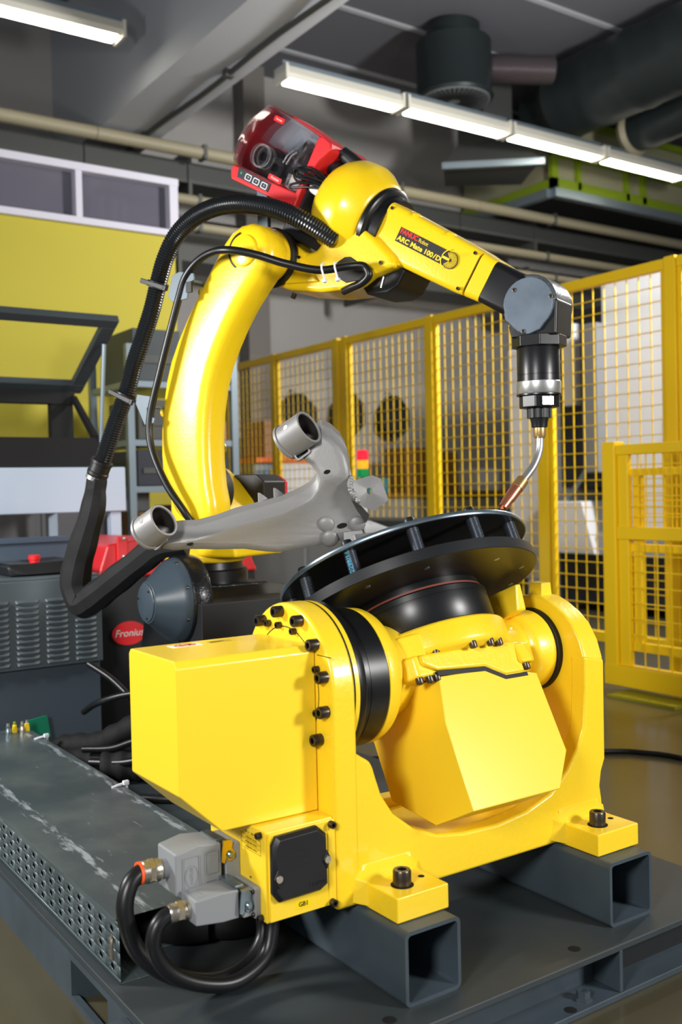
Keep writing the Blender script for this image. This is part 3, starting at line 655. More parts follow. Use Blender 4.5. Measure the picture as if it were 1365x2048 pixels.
cp = MB(); cp.box(.6072, .6098, 1.607, 1.613, .135, .172); cp.tube(catmull([(.605, 1.596, .138), (.604, 1.596, .16), (.606, 1.600, .172), (.608, 1.606, .172)], 4), .003, 8); cp.build('spring_clip', mat('clip_tan', (150, 138, 122), 0.35, metal=0.7), ct)
sl = thing('braided_sleeve', 'black braided cable sleeve lying in the open tray end', 'cable sleeve', (.76, 1.8, .103))
MB().tube(catmull([(.80, 1.62, .150), (.74, 1.66, .152), (.70, 1.75, .150), (.70, 1.95, .150), (.72, 2.15, .15)], 8), lambda t: .040 + .004 * math.sin(9 * t), 20).build('sleeve', FABR, sl)
MB().tube(catmull([(.90, 1.60, .135), (.82, 1.63, .134), (.79, 1.75, .14), (.80, 2.1, .14)], 8), .03, 16).build('sleeve', FABR, sl)
for i, (x, y, lab) in enumerate(((.9175, 2.313, 'white cable tie on the tray edge near the yellow cover'), (.9165, 2.92, 'white cable tie at the far end of the tray'))):
    t = thing('cable_tie', lab, 'cable tie', (x, y, .206), 'white cable ties on the tray')
    MB().tube(catmull([(x - .03, y, .2068), (x - .015, y, .210), (x, y, .211), (x + .008, y, .205), (x + .008, y, .19)], 5), .0035, 8).build('strap', NYLON, t)
    MB().box(x - .002, x + .014, y - .006, y + .006, .207, .219).build('lock_head', NYLON, t, bevel=0.003)
# small pneumatic fittings and a green marker at the far end of the tray
for i, (x, y, m, lab) in enumerate(((.845, 3.04, ZINC, 'small silver push-in fitting, leftmost on the tray'), (.868, 3.05, YPR, 'small yellow fitting between silver ones on the tray'), (.888, 3.04, NICK, 'small pale fitting right of the yellow one on the tray'), (.905, 3.05, YPR, 'small yellow fitting, rightmost on the tray end'))):
    t = thing('push_in_fitting', lab, 'fitting', (x, y, .2062), 'pneumatic fittings on the tray')
    MB().lathe([(0, .008), (.012, .008), (.014, .0065), (.022, .0065), (.024, .004), (.024, 0)], (x, y, .2062), (0, 0, 1), 14).build('body', m, t)
    MB().lathe([(0, .0045), (.008, .0045), (.009, .003), (.009, 0)], (x, y, .2302), (0, 0, 1), 12).build('release_ring', GREENF if i == 1 else STEEL, t)
MB(Matrix.Translation((.965, 3.125, .19)) @ Matrix.Rotation(R(-8), 4, 'Y')).prism(rrect(-.031, .031, -.036, .034, .005), 'y', -.004, .004).build('green_card', GREEN, None, label='small green plastic card standing behind the tray end', cat='card')

# ================================================================== GREY SUSPENSION ARM ON THE FIXTURE
SA = 1.9 / 1990.0
A0 = Vector((0.976, 1.634, 0.875))
AF = frame(A0, cr, cu, -fw)                       # right, up, towards the front
def ap(px, py, dz=0.0): return ((px - 560) * SA, -(py - 1030) * SA, dz)
sa = thing('suspension_arm', 'grey blasted steel control arm with two bushing tubes clamped above the round table', 'suspension arm', tuple(A0))
OUT = [(323, 1098), (345, 1101), (380, 1099), (431, 1100), (486, 1099), (533, 1105), (556, 1106), (601, 1099), (640, 1092), (672, 1084), (700, 1078), (722, 1072), (734, 1058), (737, 1040), (728, 1022), (714, 1001), (705, 978), (701, 955), (699, 935), (693, 912), (682, 893), (664, 876), (646, 868), (630, 880), (612, 905), (608, 918), (622, 929), (633, 943), (638, 960), (635, 978), (622, 995), (600, 1008), (563, 1024), (512, 1038), (469, 1049), (431, 1063), (389, 1074), (359, 1075), (335, 1078), (322, 1086)]
sh = Vector((-.003, .036, -.058))
def ring_pts(off, inset=0.0, cx=None):
    out = []; n = len(OUT)
    for i, (x, y) in enumerate(OUT):
        p = Vector(ap(x, y)); a, b = Vector(ap(*OUT[i - 1])), Vector(ap(*OUT[(i + 1) % n]))
        t = (b - a).normalized(); nrm = Vector((-t.y, t.x, 0))
        out.append(p + Vector(off) + nrm * inset)
    return out
SHO = [(300, 1086), (389, 1072), (469, 1047), (563, 1022), (610, 1000), (632, 975), (650, 955), (690, 945), (760, 945)]
def zf(px, py):                                   # the front face of the stamping leans back below its shoulder
    for (xa, ya_), (xb, yb_) in zip(SHO, SHO[1:]):
        if px <= xb: sy = ya_ + (yb_ - ya_) * (px - xa) / (xb - xa); break
    else: sy = SHO[-1][1]
    return -.034 * (1 - math.exp(-max(0.0, py - sy - 8) / 42.0))
def zl(p): return zf(p.x / SA + 560, 1030 - p.y / SA)
def push(lay):
    for p in lay: p.z += zl(p)
    return lay
from mathutils.geometry import tessellate_polygon
b = MB(); layers = [push(ring_pts((0, 0, 0), .010)), push(ring_pts((0, 0, -.0025), .004)), push(ring_pts((0, 0, -.007), 0)), ring_pts(sh * .48, 0), ring_pts(sh * .49, -.0022), ring_pts(sh * .54, -.0022), ring_pts(sh * .55, 0), ring_pts(sh * .9, 0), ring_pts(sh, .006)]
for i_, p in enumerate(layers[3]): p.z = min(p.z, layers[2][i_].z - .004)
for q in (4, 5, 6):
    for i_, p in enumerate(layers[q]): p.z = min(p.z, layers[2][i_].z - .004 - .001 * (q - 3))
vr = [[b.v(p) for p in lay] for lay in layers]; n = len(OUT)
for A_, B_ in zip(vr, vr[1:]):
    for i in range(n): b.f([A_[i], A_[(i + 1) % n], B_[(i + 1) % n], B_[i]])
b.f(vr[-1][::-1])
fb = bmesh.new(); fv = [fb.verts.new((p.x, p.y, 0)) for p in layers[0]]
for t3 in tessellate_polygon([[Vector((p.x, p.y, 0)) for p in layers[0]]]): fb.faces.new([fv[i] for i in t3])
bmesh.ops.subdivide_edges(fb, edges=[e for e in fb.edges if not e.is_boundary], cuts=4, use_grid_fill=True)
bmesh.ops.triangulate(fb, faces=fb.faces); fb.verts.index_update()
nv = [b.v((q.co.x, q.co.y, zl(q.co))) for q in fb.verts]
for f_ in fb.faces: b.f([nv[q.index] for q in f_.verts])
fb.free(); bmesh.ops.remove_doubles(b.bm, verts=b.bm.verts, dist=2e-5)
bmesh.ops.transform(b.bm, matrix=AF, verts=b.bm.verts)
shell = b.build('pressed_shell', BLAST, sa, angle=50)
# swelling ridge over the front face: the pressed shoulder of the stamping
BAX = Vector((.74, .46, .49)).normalized()
def bush(px, py, L, r, dz, hole):
    p = Vector(ap(px, py, dz)); q = p + BAX * L
    t = MB(AF).pipe(p, q, r, r * .86, 48).build('bushing_tube', BLAST, sa, bevel=0.0008)
    MB(AF).pipe(p - BAX * .002, p + BAX * .0035, r * 1.06, r * .86, 48).build('tube_rim', BLAST, t)
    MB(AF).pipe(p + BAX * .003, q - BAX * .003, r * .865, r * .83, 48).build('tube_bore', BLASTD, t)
    hx = Vector((0, 0, 1)); u_ = (hx - BAX * hx.dot(BAX)).normalized(); u2 = BAX.cross(u_)
    w0 = Vector((-.5, .42, .75)); d = (w0 - BAX * w0.dot(BAX)).normalized(); cpt = p + BAX * L * .5 + d * (r - .0002)
    MB(AF).cyl(cpt, cpt + d * .0006, .0052, seg=18).build('lit_drain_hole', hole, t)  # pale disc: the lit inner wall behind the hole, painted as colour
bush(293, 1066, .054, .0325, .006, WALL); bush(573, 884, .060, .0335, -.012, WHITE)
for (x, y) in ((652, 1050), (715, 1049), (660, 1078)):
    dz = zf(x, y) - .0005
    MB(AF).lathe([(0, .0172), (.0018, .0170), (.0045, .0145), (.0068, .009), (.0078, 0)], Vector(ap(x, y, dz)), (0.02, -.35, 1), 28).build('rivet_head', BLAST, sa)
def dark_hole(x, y, r, sq, rot):
    dz = zf(x, y) + .0008
    MB(AF @ Matrix.Translation(Vector(ap(x, y, dz))) @ Matrix.Rotation(R(rot), 4, 'Z') @ Matrix.Diagonal((1, sq, 1, 1))).lathe([(0, 0), (0, r), (.0004, r), (.0004, 0)], seg=24).build('punched_hole', HOLE, sa)
dark_hole(685, 1052, .010, .5, 15); dark_hole(380, 1088, .0062, .6, 10); dark_hole(655, 944, .0065, .6, 20)
# open channel ends under the tubes
for (x, y, rot, dz) in ((318, 1083, 40, .004), (604, 905, 35, 0.0)):
    M_ = AF @ Matrix.Translation(Vector(ap(x, y, dz))) @ Matrix.Rotation(R(rot), 4, 'Z')
    e = MB(M_).ring_prism(rrect(-.016, .016, -.010, .010, .004), rrect(-.0125, .0125, -.0065, .0065, .003), 'z', -.03, .004).build('channel_end', BLAST, sa)
    MB(M_).box(-.0125, .0125, -.0065, .0065, -.012, -.008).build('channel_dark', DARK, e)
# weld seams
MB(AF).tube(catmull([ap(345, 1074, -.02), ap(372, 1062, -.03), ap(431, 1047, -.03), ap(470, 1034, -.03), ap(512, 1022, -.03), ap(563, 1008, -.03), ap(600, 991, -.03)], 6), .0019, 6).build('weld_seam', BLASTD, sa)
wb = MB(AF); random.seed(3)
for k in range(26):
    t = k / 25; x = 704 + 16 * t - 10 * math.sin(PI * t); y = 955 + 48 * t
    wb.ball(ap(x + random.uniform(-2, 2), y, -.006 + random.uniform(-.002, .002)), .0042 + random.uniform(0, .002), seg=8, rg=5)
wb.build('weld_bead', BLAST, sa)
# folded lug at the right
lug = [(704, 962), (722, 957), (745, 950), (763, 957), (778, 1000), (768, 1008), (750, 1021), (730, 1015), (714, 1002)]
b = MB(AF); fr = [b.v(ap(x, y, -.012 + .014 * math.sin((y - 950) / 72 * PI))) for x, y in lug]; bk = [b.v(ap(x, y, -.016 + .014 * math.sin((y - 950) / 72 * PI))) for x, y in lug]
m_ = len(lug)
hole_c = Vector(ap(740, 982)); rim = []
for x, y in lug:
    d_ = (Vector(ap(x, y)) - hole_c).normalized() * .0062; rim.append(hole_c + d_)
fi = [b.v((p.x, p.y, .001)) for p in rim]; bi = [b.v((p.x, p.y, -.003)) for p in rim]
for i in range(m_):
    j = (i + 1) % m_; b.f([fr[i], fr[j], fi[j], fi[i]]); b.f([bk[j], bk[i], bi[i], bi[j]]); b.f([fr[i], bk[i], bk[j], fr[j]]); b.f([fi[i], fi[j], bi[j], bi[i]])
lg = b.build('lug_plate', BLAST, sa, angle=60)
MB(AF).prism([ap(704, 1000)[:2], ap(724, 1012)[:2], ap(740, 1030)[:2], ap(734, 1046)[:2], ap(716, 1022)[:2]], 'z', -.03, -.012).build('lug_web', BLASTD, sa)
# studs at the back edge
for (x, y) in ((515, 994), (547, 984)):
    MB(AF).hull([ap(x - 3, y + 12, -.05), ap(x + 4, y + 12, -.05), ap(x - 4, y - 10, -.05), ap(x + 1, y - 10, -.05), ap(x + 20, y + 14, -.058), ap(x + 18, y + 2, -.06)]).build('edge_tab', BLAST, sa, bevel=.001)
# mount that carries the arm on the fixture plate
MB(AF).hull([ap(686, 1064, -.018), ap(726, 1060, -.018), ap(690, 1098, -.012), ap(738, 1088, -.012), ap(686, 1064, -.06), ap(726, 1060, -.06), ap(690, 1100, -.07), ap(738, 1092, -.07)]).build('mount_block', BLAST, sa, bevel=.003)
MB(AF).hull([ap(728, 1040, -.03), ap(742, 1040, -.04), ap(800, 1062, -.07), ap(806, 1078, -.07), ap(740, 1096, -.03), ap(728, 1070, -.03), ap(740, 1040, -.08), ap(800, 1062, -.09)]).build('mount_wing', BLAST, sa, bevel=.003)

MB(TF).hull([(u, v, w_) for u, v in ((-.172, -.098), (-.098, -.104), (-.09, -.02), (-.16, -.015)) for w_ in (.2096, .243)]).build('mount_post', BLAST, sa, bevel=.003)
MB(TF).box(-.20, -.06, -.115, .02, .2096, .219).build('mount_plate', BLAST, sa, bevel=.002)

# ================================================================== WELDING ROBOT
PHI, PIT = 0.398, 0.547
ra = Vector((math.sin(PHI), -math.cos(PHI), 0)); rh = Vector((math.cos(PHI), math.sin(PHI), 0)); rz = Vector((0, 0, 1))
RJ = Vector((1.331, 2.553, 0))
RF = frame(RJ, ra, rh, rz); RFI = RF.inverted()
FE = Vector((1.4774, 2.2039, 1.6985))
rf_ = ra * math.cos(PIT) - rz * math.sin(PIT); ru = ra * math.sin(PIT) + rz * math.cos(PIT)
FF = frame(FE, rf_, rh, ru)
rb = thing('welding_robot', 'yellow six-axis welding robot arm reaching over the positioner', 'robot', (1.305, 2.61, 0.47))
BX, BY = 1.305, 2.61
MB().hull([(x, y, z) for x, y, z in ((1.15, 2.32, .471), (1.50, 2.32, .471), (1.15, 2.74, .471), (1.50, 2.74, .471), (1.15, 2.32, .60), (1.50, 2.32, .60), (1.17, 2.72, .66), (1.46, 2.72, .66), (1.17, 2.44, .66), (1.46, 2.44, .66))]).build('base', BLK, rb, bevel=0.006)
MB().box(1.130, 1.42, 2.29, 2.44, .471, .637).build('connector_box', BLKP, rb, bevel=0.003)
MB().hull([(1.20, 2.44, .637), (1.42, 2.44, .637), (1.22, 2.5, .667), (1.42, 2.5, .667), (1.20, 2.45, .667), (1.42, 2.45, .667), (1.20, 2.6, .637), (1.42, 2.6, .637)]).build('base_step', mat('black_cast_gloss', (18, 19, 21), 0.3, bump=(140, 0.6), coat=0.15), rb, bevel=0.004)
MB().lathe([(.655, .118), (.66, .122), (.698, .122), (.702, .118), (.702, .108), (.722, .106), (.724, .1)], (BX, BY, 0), rz, 64).build('swivel_flange', BLK, rb)
MB().lathe([(.7225, .112), (.726, .116), (.742, .116), (.748, .108), (.752, .09)], (BX, BY, 0), rz, 64).build('swivel_ring', YROB, rb, bevel=0.002)
# conical blue-grey gear cover on the base side
CX = (-1, 0, 0); gc = (1.175, 2.43, .637)
gear = MB().lathe([(0, .118), (.012, .121), (.045, .121), (.052, .117)], gc, CX, 64).build('gear_ring', MATS['black_cast_gloss'], rb)
GBL = mat('slate_cover_paint', (58, 70, 80), 0.35)
MB().lathe([(.050, .114), (.062, .112), (.078, .103), (.128, .058), (.134, .055), (.134, 0)], gc, CX, 64).build('gear_cover', GBL, rb, bevel=0.002)
MB().lathe([(.133, .0), (.133, .051), (.137, .051), (.139, .048), (.139, 0)], gc, CX, 48).build('end_cap', GBL, rb)
for k in range(8):
    a = 2 * PI * (k + .5) / 8
    bolt(gear, (1.175 - .062, 2.43 + .107 * math.cos(a), .637 + .107 * math.sin(a)), CX, .006, .006, 'cover_bolt')
for k in range(3):
    a = 2 * PI * (k + .1) / 3
    bolt(gear, (1.175 - .139, 2.43 + .042 * math.cos(a), .637 + .042 * math.sin(a)), CX, .003, .003, 'cap_screw')
# shoulder
sp = [(-.15, .752), (-.15, .94), (-.125, .985), (-.095, .998), (-.06, .99), (-.012, .952), (.036, .898), (.08, .83), (.10, .752)]
MB(RF).prism(sp, 'y', -.055, .12).build('shoulder', YROB, rb, bevel=0.014, bseg=3)
MB(RF).lathe([(-.132, .03), (-.132, .080), (-.128, .084), (-.06, .084), (-.052, .080), (-.052, .03)], (.010, 0, .925), (0, 1, 0), 48).build('shoulder_seal', GASK, rb)
MB(RF).box(-.05, .13, -.10, .12, .74, .80).build('swivel_block', YROB, rb, bevel=0.01)
MB(RF).hull([(u, h, z) for u, z in ((-.06, .89), (-.06, .95), (-.03, .972), (.05, .972), (.08, .95), (.08, .88)) for h in (.10, .205)]).build('shoulder_motor', BLKP, rb, bevel=.004)
MB(RF).hull([(u, h, z) for u, z in ((-.06, .89), (-.06, .95), (-.03, .97), (.05, .97), (.08, .95), (.08, .88)) for h in (.206, .218)]).build('motor_cap', RED, rb, bevel=.003)
eb = MB(RF); cyc = [(-.084 + .021 * math.cos(2 * PI * k / 28), .10, 1.043 + .033 * math.sin(2 * PI * k / 28)) for k in range(29)]
eb.tube(cyc, .0052, 10); eb.cyl((-.084, .10, .985), (-.084, .10, 1.012), .009, seg=14); eb.build('lifting_eye', mat('yellow_chromate', (150, 140, 96), 0.3, metal=0.9), rb)
# upper arm
AL = [(.136, .829), (.101, .82), (.058, .836), (.031, .850), (.015, .862), (-.004, .889), (-.022, .928), (-.037, .969), (-.041, 1.027), (-.038, 1.094), (-.03, 1.159), (-.015, 1.226), (.003, 1.278), (.030, 1.330), (.064, 1.384), (.096, 1.430), (.123, 1.467), (.155, 1.511), (.18, 1.54), (.199, 1.565), (.223, 1.587), (.255, 1.601), (.288, 1.602), (.318, 1.590), (.340, 1.567), (.3525, 1.535), (.350, 1.505), (.333, 1.474), (.296, 1.437), (.259, 1.396), (.222, 1.346), (.194, 1.300), (.167, 1.248), (.148, 1.192), (.136, 1.133), (.13, 1.069), (.13, 1.005), (.135, .941), (.144, .900), (.147, .862)]
b = MB(RF); n = len(AL); cen = Vector((.10, 0, 1.2))
def arm_ring(hh, ins):
    out = []
    for i in range(n):
        p = Vector((AL[i][0], AL[i][1])); a_ = Vector(AL[i - 1]); c_ = Vector(AL[(i + 1) % n]); t = (c_ - a_).normalized(); nr = Vector((t.y, -t.x))
        p2 = p + nr * ins; out.append(b.v((p2.x, hh, p2.y)))
    return out
L_ = [arm_ring(hh, ins) for hh, ins in ((-.2158, .036), (-.2140, .026), (-.2110, .017), (-.2055, .009), (-.197, .003), (-.188, 0), (-.138, 0), (-.130, .006))]
for A_, B_ in zip(L_, L_[1:]):
    for i in range(n): b.f([A_[i], A_[(i + 1) % n], B_[(i + 1) % n], B_[i]])
from mathutils.geometry import tessellate_polygon
for t3 in tessellate_polygon([[Vector((RFI @ v_.co).xz) for v_ in L_[0]]]): b.f([L_[0][i] for i in t3])
b.f(L_[-1][::-1])
ua = b.build('upper_arm', YROB, rb, angle=50)
JA, JZ = .277, 1.532
MB(RF).lathe([(-.2235, 0), (-.2235, .035), (-.221, .040), (-.212, .041)], (JA - .004, 0, JZ - .002), (0, 1, 0), 40).build('pivot_boss', YROB, ua)
MB(RF).lathe([(-.2175, .044), (-.2165, .049), (-.2105, .049), (-.2105, .044)], (JA - .004, 0, JZ - .002), (0, 1, 0), 40, a0=R(-75), a1=R(60), xh=(-1, 0, .35), close=True).build('groove', GASK, ua)
MB(RF).lathe([(-.14, .0705), (-.122, .0715), (-.108, .066), (-.106, .04)], (JA, 0, JZ), (0, 1, 0), 48).build('pivot_collar', YROB, ua)
MB(RF).lathe([(-.112, .04), (-.112, .074), (-.108, .0775), (-.094, .0775), (-.09, .074), (-.09, .04)], (JA, 0, JZ), (0, 1, 0), 48).build('elbow_seal', GASK, rb)
for (a_, z_) in ((-.034, 1.142), (.112, 1.452)): MB(RF).cyl((a_ - .004, -.18, z_), (a_ - .014, -.18, z_), .012, seg=16).build('bracket_lug', YROB, ua)
# elbow casting and forearm housing
EL = [(-.085, -.136), (-.055, -.128), (-.012, -.130), (.04, -.138), (.085, -.142), (.108, -.125), (.118, -.09), (.14, -.02), (.2, -.02), (.255, -.03), (.32, -.05), (.342, -.066), (.29, -.115), (.272, -.145), (.252, -.167), (.174, -.211), (.079, -.248), (.029, -.256), (-.05, -.254), (-.080, -.225), (-.092, -.18)]
el = MB(FF).prism(EL, 'y', -.088, .07).build('elbow_casting', YROB, rb, bevel=0.012, bseg=3)
MB(FF).hull([(u, h, w_) for u, w_ in ((-.02, -.20), (.02, -.155), (.08, -.16), (.16, -.19), (.07, -.236), (.0, -.242)) for h in (-.096, -.086)]).build('side_pad', YROB, el, bevel=0.006)
for (u, w_) in ((.022, -.147), (.052, -.172), (.075, -.160), (.018, -.188)): MB(FF).cyl((u, -.0975, w_), (u, -.0955, w_), .0045, seg=12).build('tapped_hole', HOLE, el)
MB(FF).hull([(u, h, w_) for u, w_ in ((.182, -.127), (.199, -.104), (.215, -.096), (.26, -.100), (.278, -.115), (.270, -.138), (.237, -.160), (.204, -.160)) for h in (-.0895, -.08)]).build('cable_port', GASK, el, bevel=0.004)
bolt(el, FF @ Vector((.305, -.0895, -.075)), -rh, .005, .004, 'casting_bolt'); bolt(el, FF @ Vector((.09, -.07, -.25)), -ru, .007, .014, 'stop_bolt')
hs = MB(FF).lathe([(.020, 0), (.020, .045), (.026, .066), (.037, .086), (.052, .104), (.070, .118), (.092, .128), (.110, .131), (.140, .131), (.150, .128), (.190, .106), (.198, .098), (.200, .08)], (0, 0, 0), X, 56).build('wrist_motor_housing', YROB, rb, angle=60)
ring = MB(FF).lathe([(.199, .06), (.199, .0945), (.202, .0985), (.214, .0985), (.218, .094), (.220, .084), (.246, .080), (.246, .05)], (0, 0, 0), X, 64).build('forearm_seal', BLK, rb)
def sec(f, hu, hh, r): return [(f, y, z) for y, z in rrect(-hh, hh, -hu, hu, r, 4)]
def loft(secs, name, m, par, M_=FF, **k):
    b = MB(M_); rr = [[b.v(p) for p in s_] for s_ in secs]; n = len(secs[0])
    for A_, B_ in zip(rr, rr[1:]):
        for i in range(n): b.f([A_[i], A_[(i + 1) % n], B_[(i + 1) % n], B_[i]])
    b.f(rr[0][::-1]); b.f(rr[-1]); return b.build(name, m, par, **k)
loft([sec(.2425, .064, .066, .02), sec(.245, .0665, .069, .02), sec(.2495, .0665, .069, .02), sec(.2500, .0655, .068, .02)], 'forearm_flange', YROB, rb)
fa = loft([sec(.2505, .066, .0685, .018), sec(.31, .0645, .0685, .016), sec(.42, .061, .067, .016), sec(.510, .0575, .065, .016), sec(.528, .055, .063, .016)], 'forearm', YROB, rb, angle=45)
for (f_, w_) in ((.256, .052), (.256, -.052), (.518, .045), (.518, -.045)): bolt(fa, FF @ Vector((f_, -.0672, w_)), -rh, .0042, .0055, 'cover_screw')
for (f_, w_) in ((.32, .062), (.43, .058), (.335, -.061)): MB(FF).ball((f_, -.05, w_), .011, .02, .006, 12, 8).build('cover_dimple', YROB, fa)
loft([sec(.529, .050, .058, .015), sec(.531, .050, .058, .015), sec(.5335, .050, .058, .015)], 'forearm_gap', GASK, rb)
loft([sec(.5335, .055, .062, .016), sec(.572, .052, .060, .016)], 'forearm_collar', YROB, rb)
loft([sec(.572, .051, .059, .016), sec(.6, .051, .059, .016), sec(.655, .052, .058, .02)], 'wrist_arm', BLK, rb)
TD = [(.690 + .067 * math.cos(R(a)), -.002 + .067 * math.sin(R(a))) for a in range(-20, 215, 12)] + [(.655, -.062), (.70, -.074), (.73, -.068), (.75, -.045)]
MB(FF).prism(TD, 'y', -.052, .06).build('wrist_housing', mat('rough_black_casting', (74, 78, 82), 0.35, bump=(120, 0.7)), rb, bevel=0.006)
TC = [(.692 + (x - .69) * .90, -.003 + (y + .002) * .90) for x, y in TD]
wc = MB(FF).prism(TC, 'y', -.0605, -.052).build('wrist_cover', mat('pale_slate_cover', (104, 118, 132), 0.4, var=(18, (88, 101, 114))), rb, bevel=0.002)
for (u, w_) in ((.647, .010), (.735, .035), (.715, -.062)): bolt(wc, FF @ Vector((u, -.0605, w_)), -rh, .005, .002, 'cover_screw')
WJ = Vector((1.702, 1.653, 1.334))
hnd = MB(); WF = frame((WJ.x, WJ.y, 0), ra, rh, rz); 
MB(WF).hull([(u, h, z) for u, h, z in ((-.052, -.045, 1.262), (.058, -.045, 1.262), (-.052, .055, 1.262), (.058, .055, 1.262), (.03, -.045, 1.375), (.062, -.045, 1.34), (.03, .055, 1.375), (.062, .055, 1.34), (-.06, -.04, 1.29), (-.06, .05, 1.29))]).build('wrist_hand', BLK, rb, bevel=0.005)
MB(WF).prism([(x * .058, y * .058) for x, y in ((1, .42), (.42, 1), (-.42, 1), (-1, .42), (-1, -.42), (-.42, -1), (.42, -1), (1, -.42))], 'z', 1.240, 1.266).build('tool_flange', BLK, rb, bevel=0.002)
# black motor cover under the elbow
MB(FF).hull([(u, h, w_) for u, w_ in ((.228, -.137), (.282, -.164), (.333, -.136), (.352, -.109), (.354, -.065), (.26, -.06)) for h in (-.05, .09)]).build('elbow_motor_cover', BLKP, rb, bevel=0.004)
MB(FF).cyl((.306, -.052, -.105), (.312, -.052, -.132), .0022, seg=8).build('cover_key', STEEL, rb)
# printed name plate on the forearm
dp = MB(FF).prism([(.302, -.014), (.470, -.014), (.470, .022), (.302, .022)], 'y', -.0692, -.0678).build('decal', BLKPR, rb)
def FT(f_, w_, dh=-.0694): return frame(FF @ Vector((f_, dh, w_)), rf_, ru, -rh)
place(text_mesh('FANUC', .0165, REDPR, align='LEFT', bold=.0007), 'decal_text', dp, FT(.3055, .0135))
place(text_mesh('Robot', .0135, YPR, align='LEFT', space=.85), 'decal_text', dp, FT(.3630, .0125))
def row(parts, f0, f1, w_, size):                # letters of one line fitted between two points of the plate
    ms = [(text_mesh(t_, size, YPR, align='LEFT', bold=.0006, shear=sh_), w_ + dz) for t_, sh_, dz in parts]
    wid = [max(v_.co.x for v_ in m_.vertices) for m_, _ in ms]; gap = .0012; k_ = (f1 - f0 - gap * (len(ms) - 1)) / sum(wid); x_ = f0
    for (m_, wz), wd in zip(ms, wid):
        place(m_, 'decal_text', dp, FT(x_, wz) @ Matrix.Diagonal((k_, 1, 1, 1))); x_ += wd * k_ + gap
row((('ARC Mate 100', 0, 0), ('i', .3, .0006), ('D', 0, -.0004)), .3055, .4405, -.0045, .0165)
em = MB(FT(.466, .004)).lathe([(0, 0), (0, .0205), (.0006, .0205), (.0006, 0)], seg=40).build('emblem', BLKPR, dp)
eb2 = MB(FT(.466, .004, -.0702))
for k in range(28):
    a = 2 * PI * k / 28 + .05
    if 2.4 < (a % (2 * PI)) < 3.9: continue
    c_, s_ = math.cos(a), math.sin(a); q = .0012
    eb2.f([eb2.v((.0045 * c_ - q * .3 * s_, .0045 * s_ + q * .3 * c_, 0)), eb2.v((.0045 * c_ + q * .3 * s_, .0045 * s_ - q * .3 * c_, 0)), eb2.v((.0190 * c_ + q * s_, .0190 * s_ - q * c_, 0)), eb2.v((.0190 * c_ - q * s_, .0190 * s_ + q * c_, 0))])
eb2.build('emblem_rays', YPR, em, solid=.0003)
MB(FT(.466, .004, -.0704)).box(-.026, -.002, -.003, .003, 0, .0006).lathe([(0, .0235), (0, .026), (.0006, .026), (.0006, .0235)], (0, 0, 0), (0, 0, 1), 30, a0=R(110), a1=R(250), xh=(1, 0, 0), close=True).build('emblem_arm', YPR, em)
# bracket plates that carry the hoses
b1 = [(.046, 1.437), (.062, 1.490), (.088, 1.497), (.136, 1.486), (.138, 1.470), (.118, 1.462), (.112, 1.424), (.062, 1.420)]
b2 = [(-.081, 1.165), (-.075, 1.190), (-.011, 1.179), (-.013, 1.160), (-.026, 1.155), (-.028, 1.128), (-.012, 1.122), (-.017, 1.109), (-.050, 1.106)]
for poly in (b1, b2):
    br = MB(RF).prism(poly, 'y', -.252, -.247).build('hose_bracket', BRK, rb, bevel=0.0015)
    x1 = max(p[0] for p in poly); zc = sum(p[1] for p in poly) / len(poly)
    MB(RF).box(x1 - .03, x1 - .005, -.247, -.17, zc + .004, zc + .010).build('bracket_arm', BRK, br)
    MB(RF).box(x1 - .028, x1 - .010, -.2535, -.247, zc - .022, zc + .006).build('bracket_window', GASK, br)
MB(RF).box(.20, .235, -.06, -.045, 1.60, 1.735).box(.20, .36, -.06, .05, 1.60, 1.612).build('feeder_stand', BRK, rb, bevel=.002)
MB(FF).box(-.03, .11, -.072, .05, -.128, -.070).build('conduit_bracket', BLKP, rb, bevel=.004)
MB(FF).box(-.12, .06, -.05, .08, -.080, -.058).build('feeder_base', BLKP, rb, bevel=.003)

# ------------------------------------------------ hoses along the arm
hc = thing('corrugated_hose', 'thick black corrugated hose arching from the base to the elbow', 'hose', tuple(RF @ Vector((-.26, -.2, .97))))
hp = [(-.262, -.222, .985), (-.240, -.218, 1.030), (-.203, -.21, 1.117), (-.161, -.20, 1.212), (-.134, -.2, 1.279), (-.099, -.2, 1.346), (-.061, -.2, 1.422), (-.032, -.2, 1.499), (-.006, -.2, 1.556), (.032, -.198, 1.608), (.095, -.195, 1.648), (.17, -.19, 1.664), (.252, -.185, 1.658), (.340, -.17, 1.634), (.40, -.15, 1.604), (.44, -.12, 1.575), (.47, -.09, 1.55)]
hp = resample(catmull(hp, 14), .0036)
MB(RF).tube(hp, [.0222 + (.0020 if k % 2 else 0) for k in range(len(hp))], 24).build('corrugated_tube', mat('black_corrugated_plastic', (22, 25, 28), 0.28), hc)
sleeve = catmull([(-.264, -.222, .975), (-.270, -.225, .935), (-.262, -.245, .88), (-.292, -.25, .80), (-.322, -.25, .73), (-.335, -.25, .665), (-.308, -.25, .618), (-.270, -.25, .630), (-.225, -.25, .655), (-.159, -.25, .694), (-.092, -.24, .738), (-.026, -.23, .778), (.04, -.2, .79)], 8)
sn = len(sleeve)
MB(RF).tube(sleeve, [.027 + .017 * min(1, k / 34) - .016 * max(0, (k - 48) / sn) + .0012 * math.sin(k * .55) for k in range(sn)], 9).build('fabric_sleeve', FABR, hc, angle=32)
d0 = (Vector(hp[3]) - Vector(hp[0])).normalized()
MB(RF).lathe([(0, .026), (.004, .031), (.012, .031), (.014, .029), (.036, .029), (.038, .0315), (.046, .0315), (.048, .026)], Vector(hp[0]) - d0 * .010, d0, 24).build('hose_coupling', BLKP, hc)
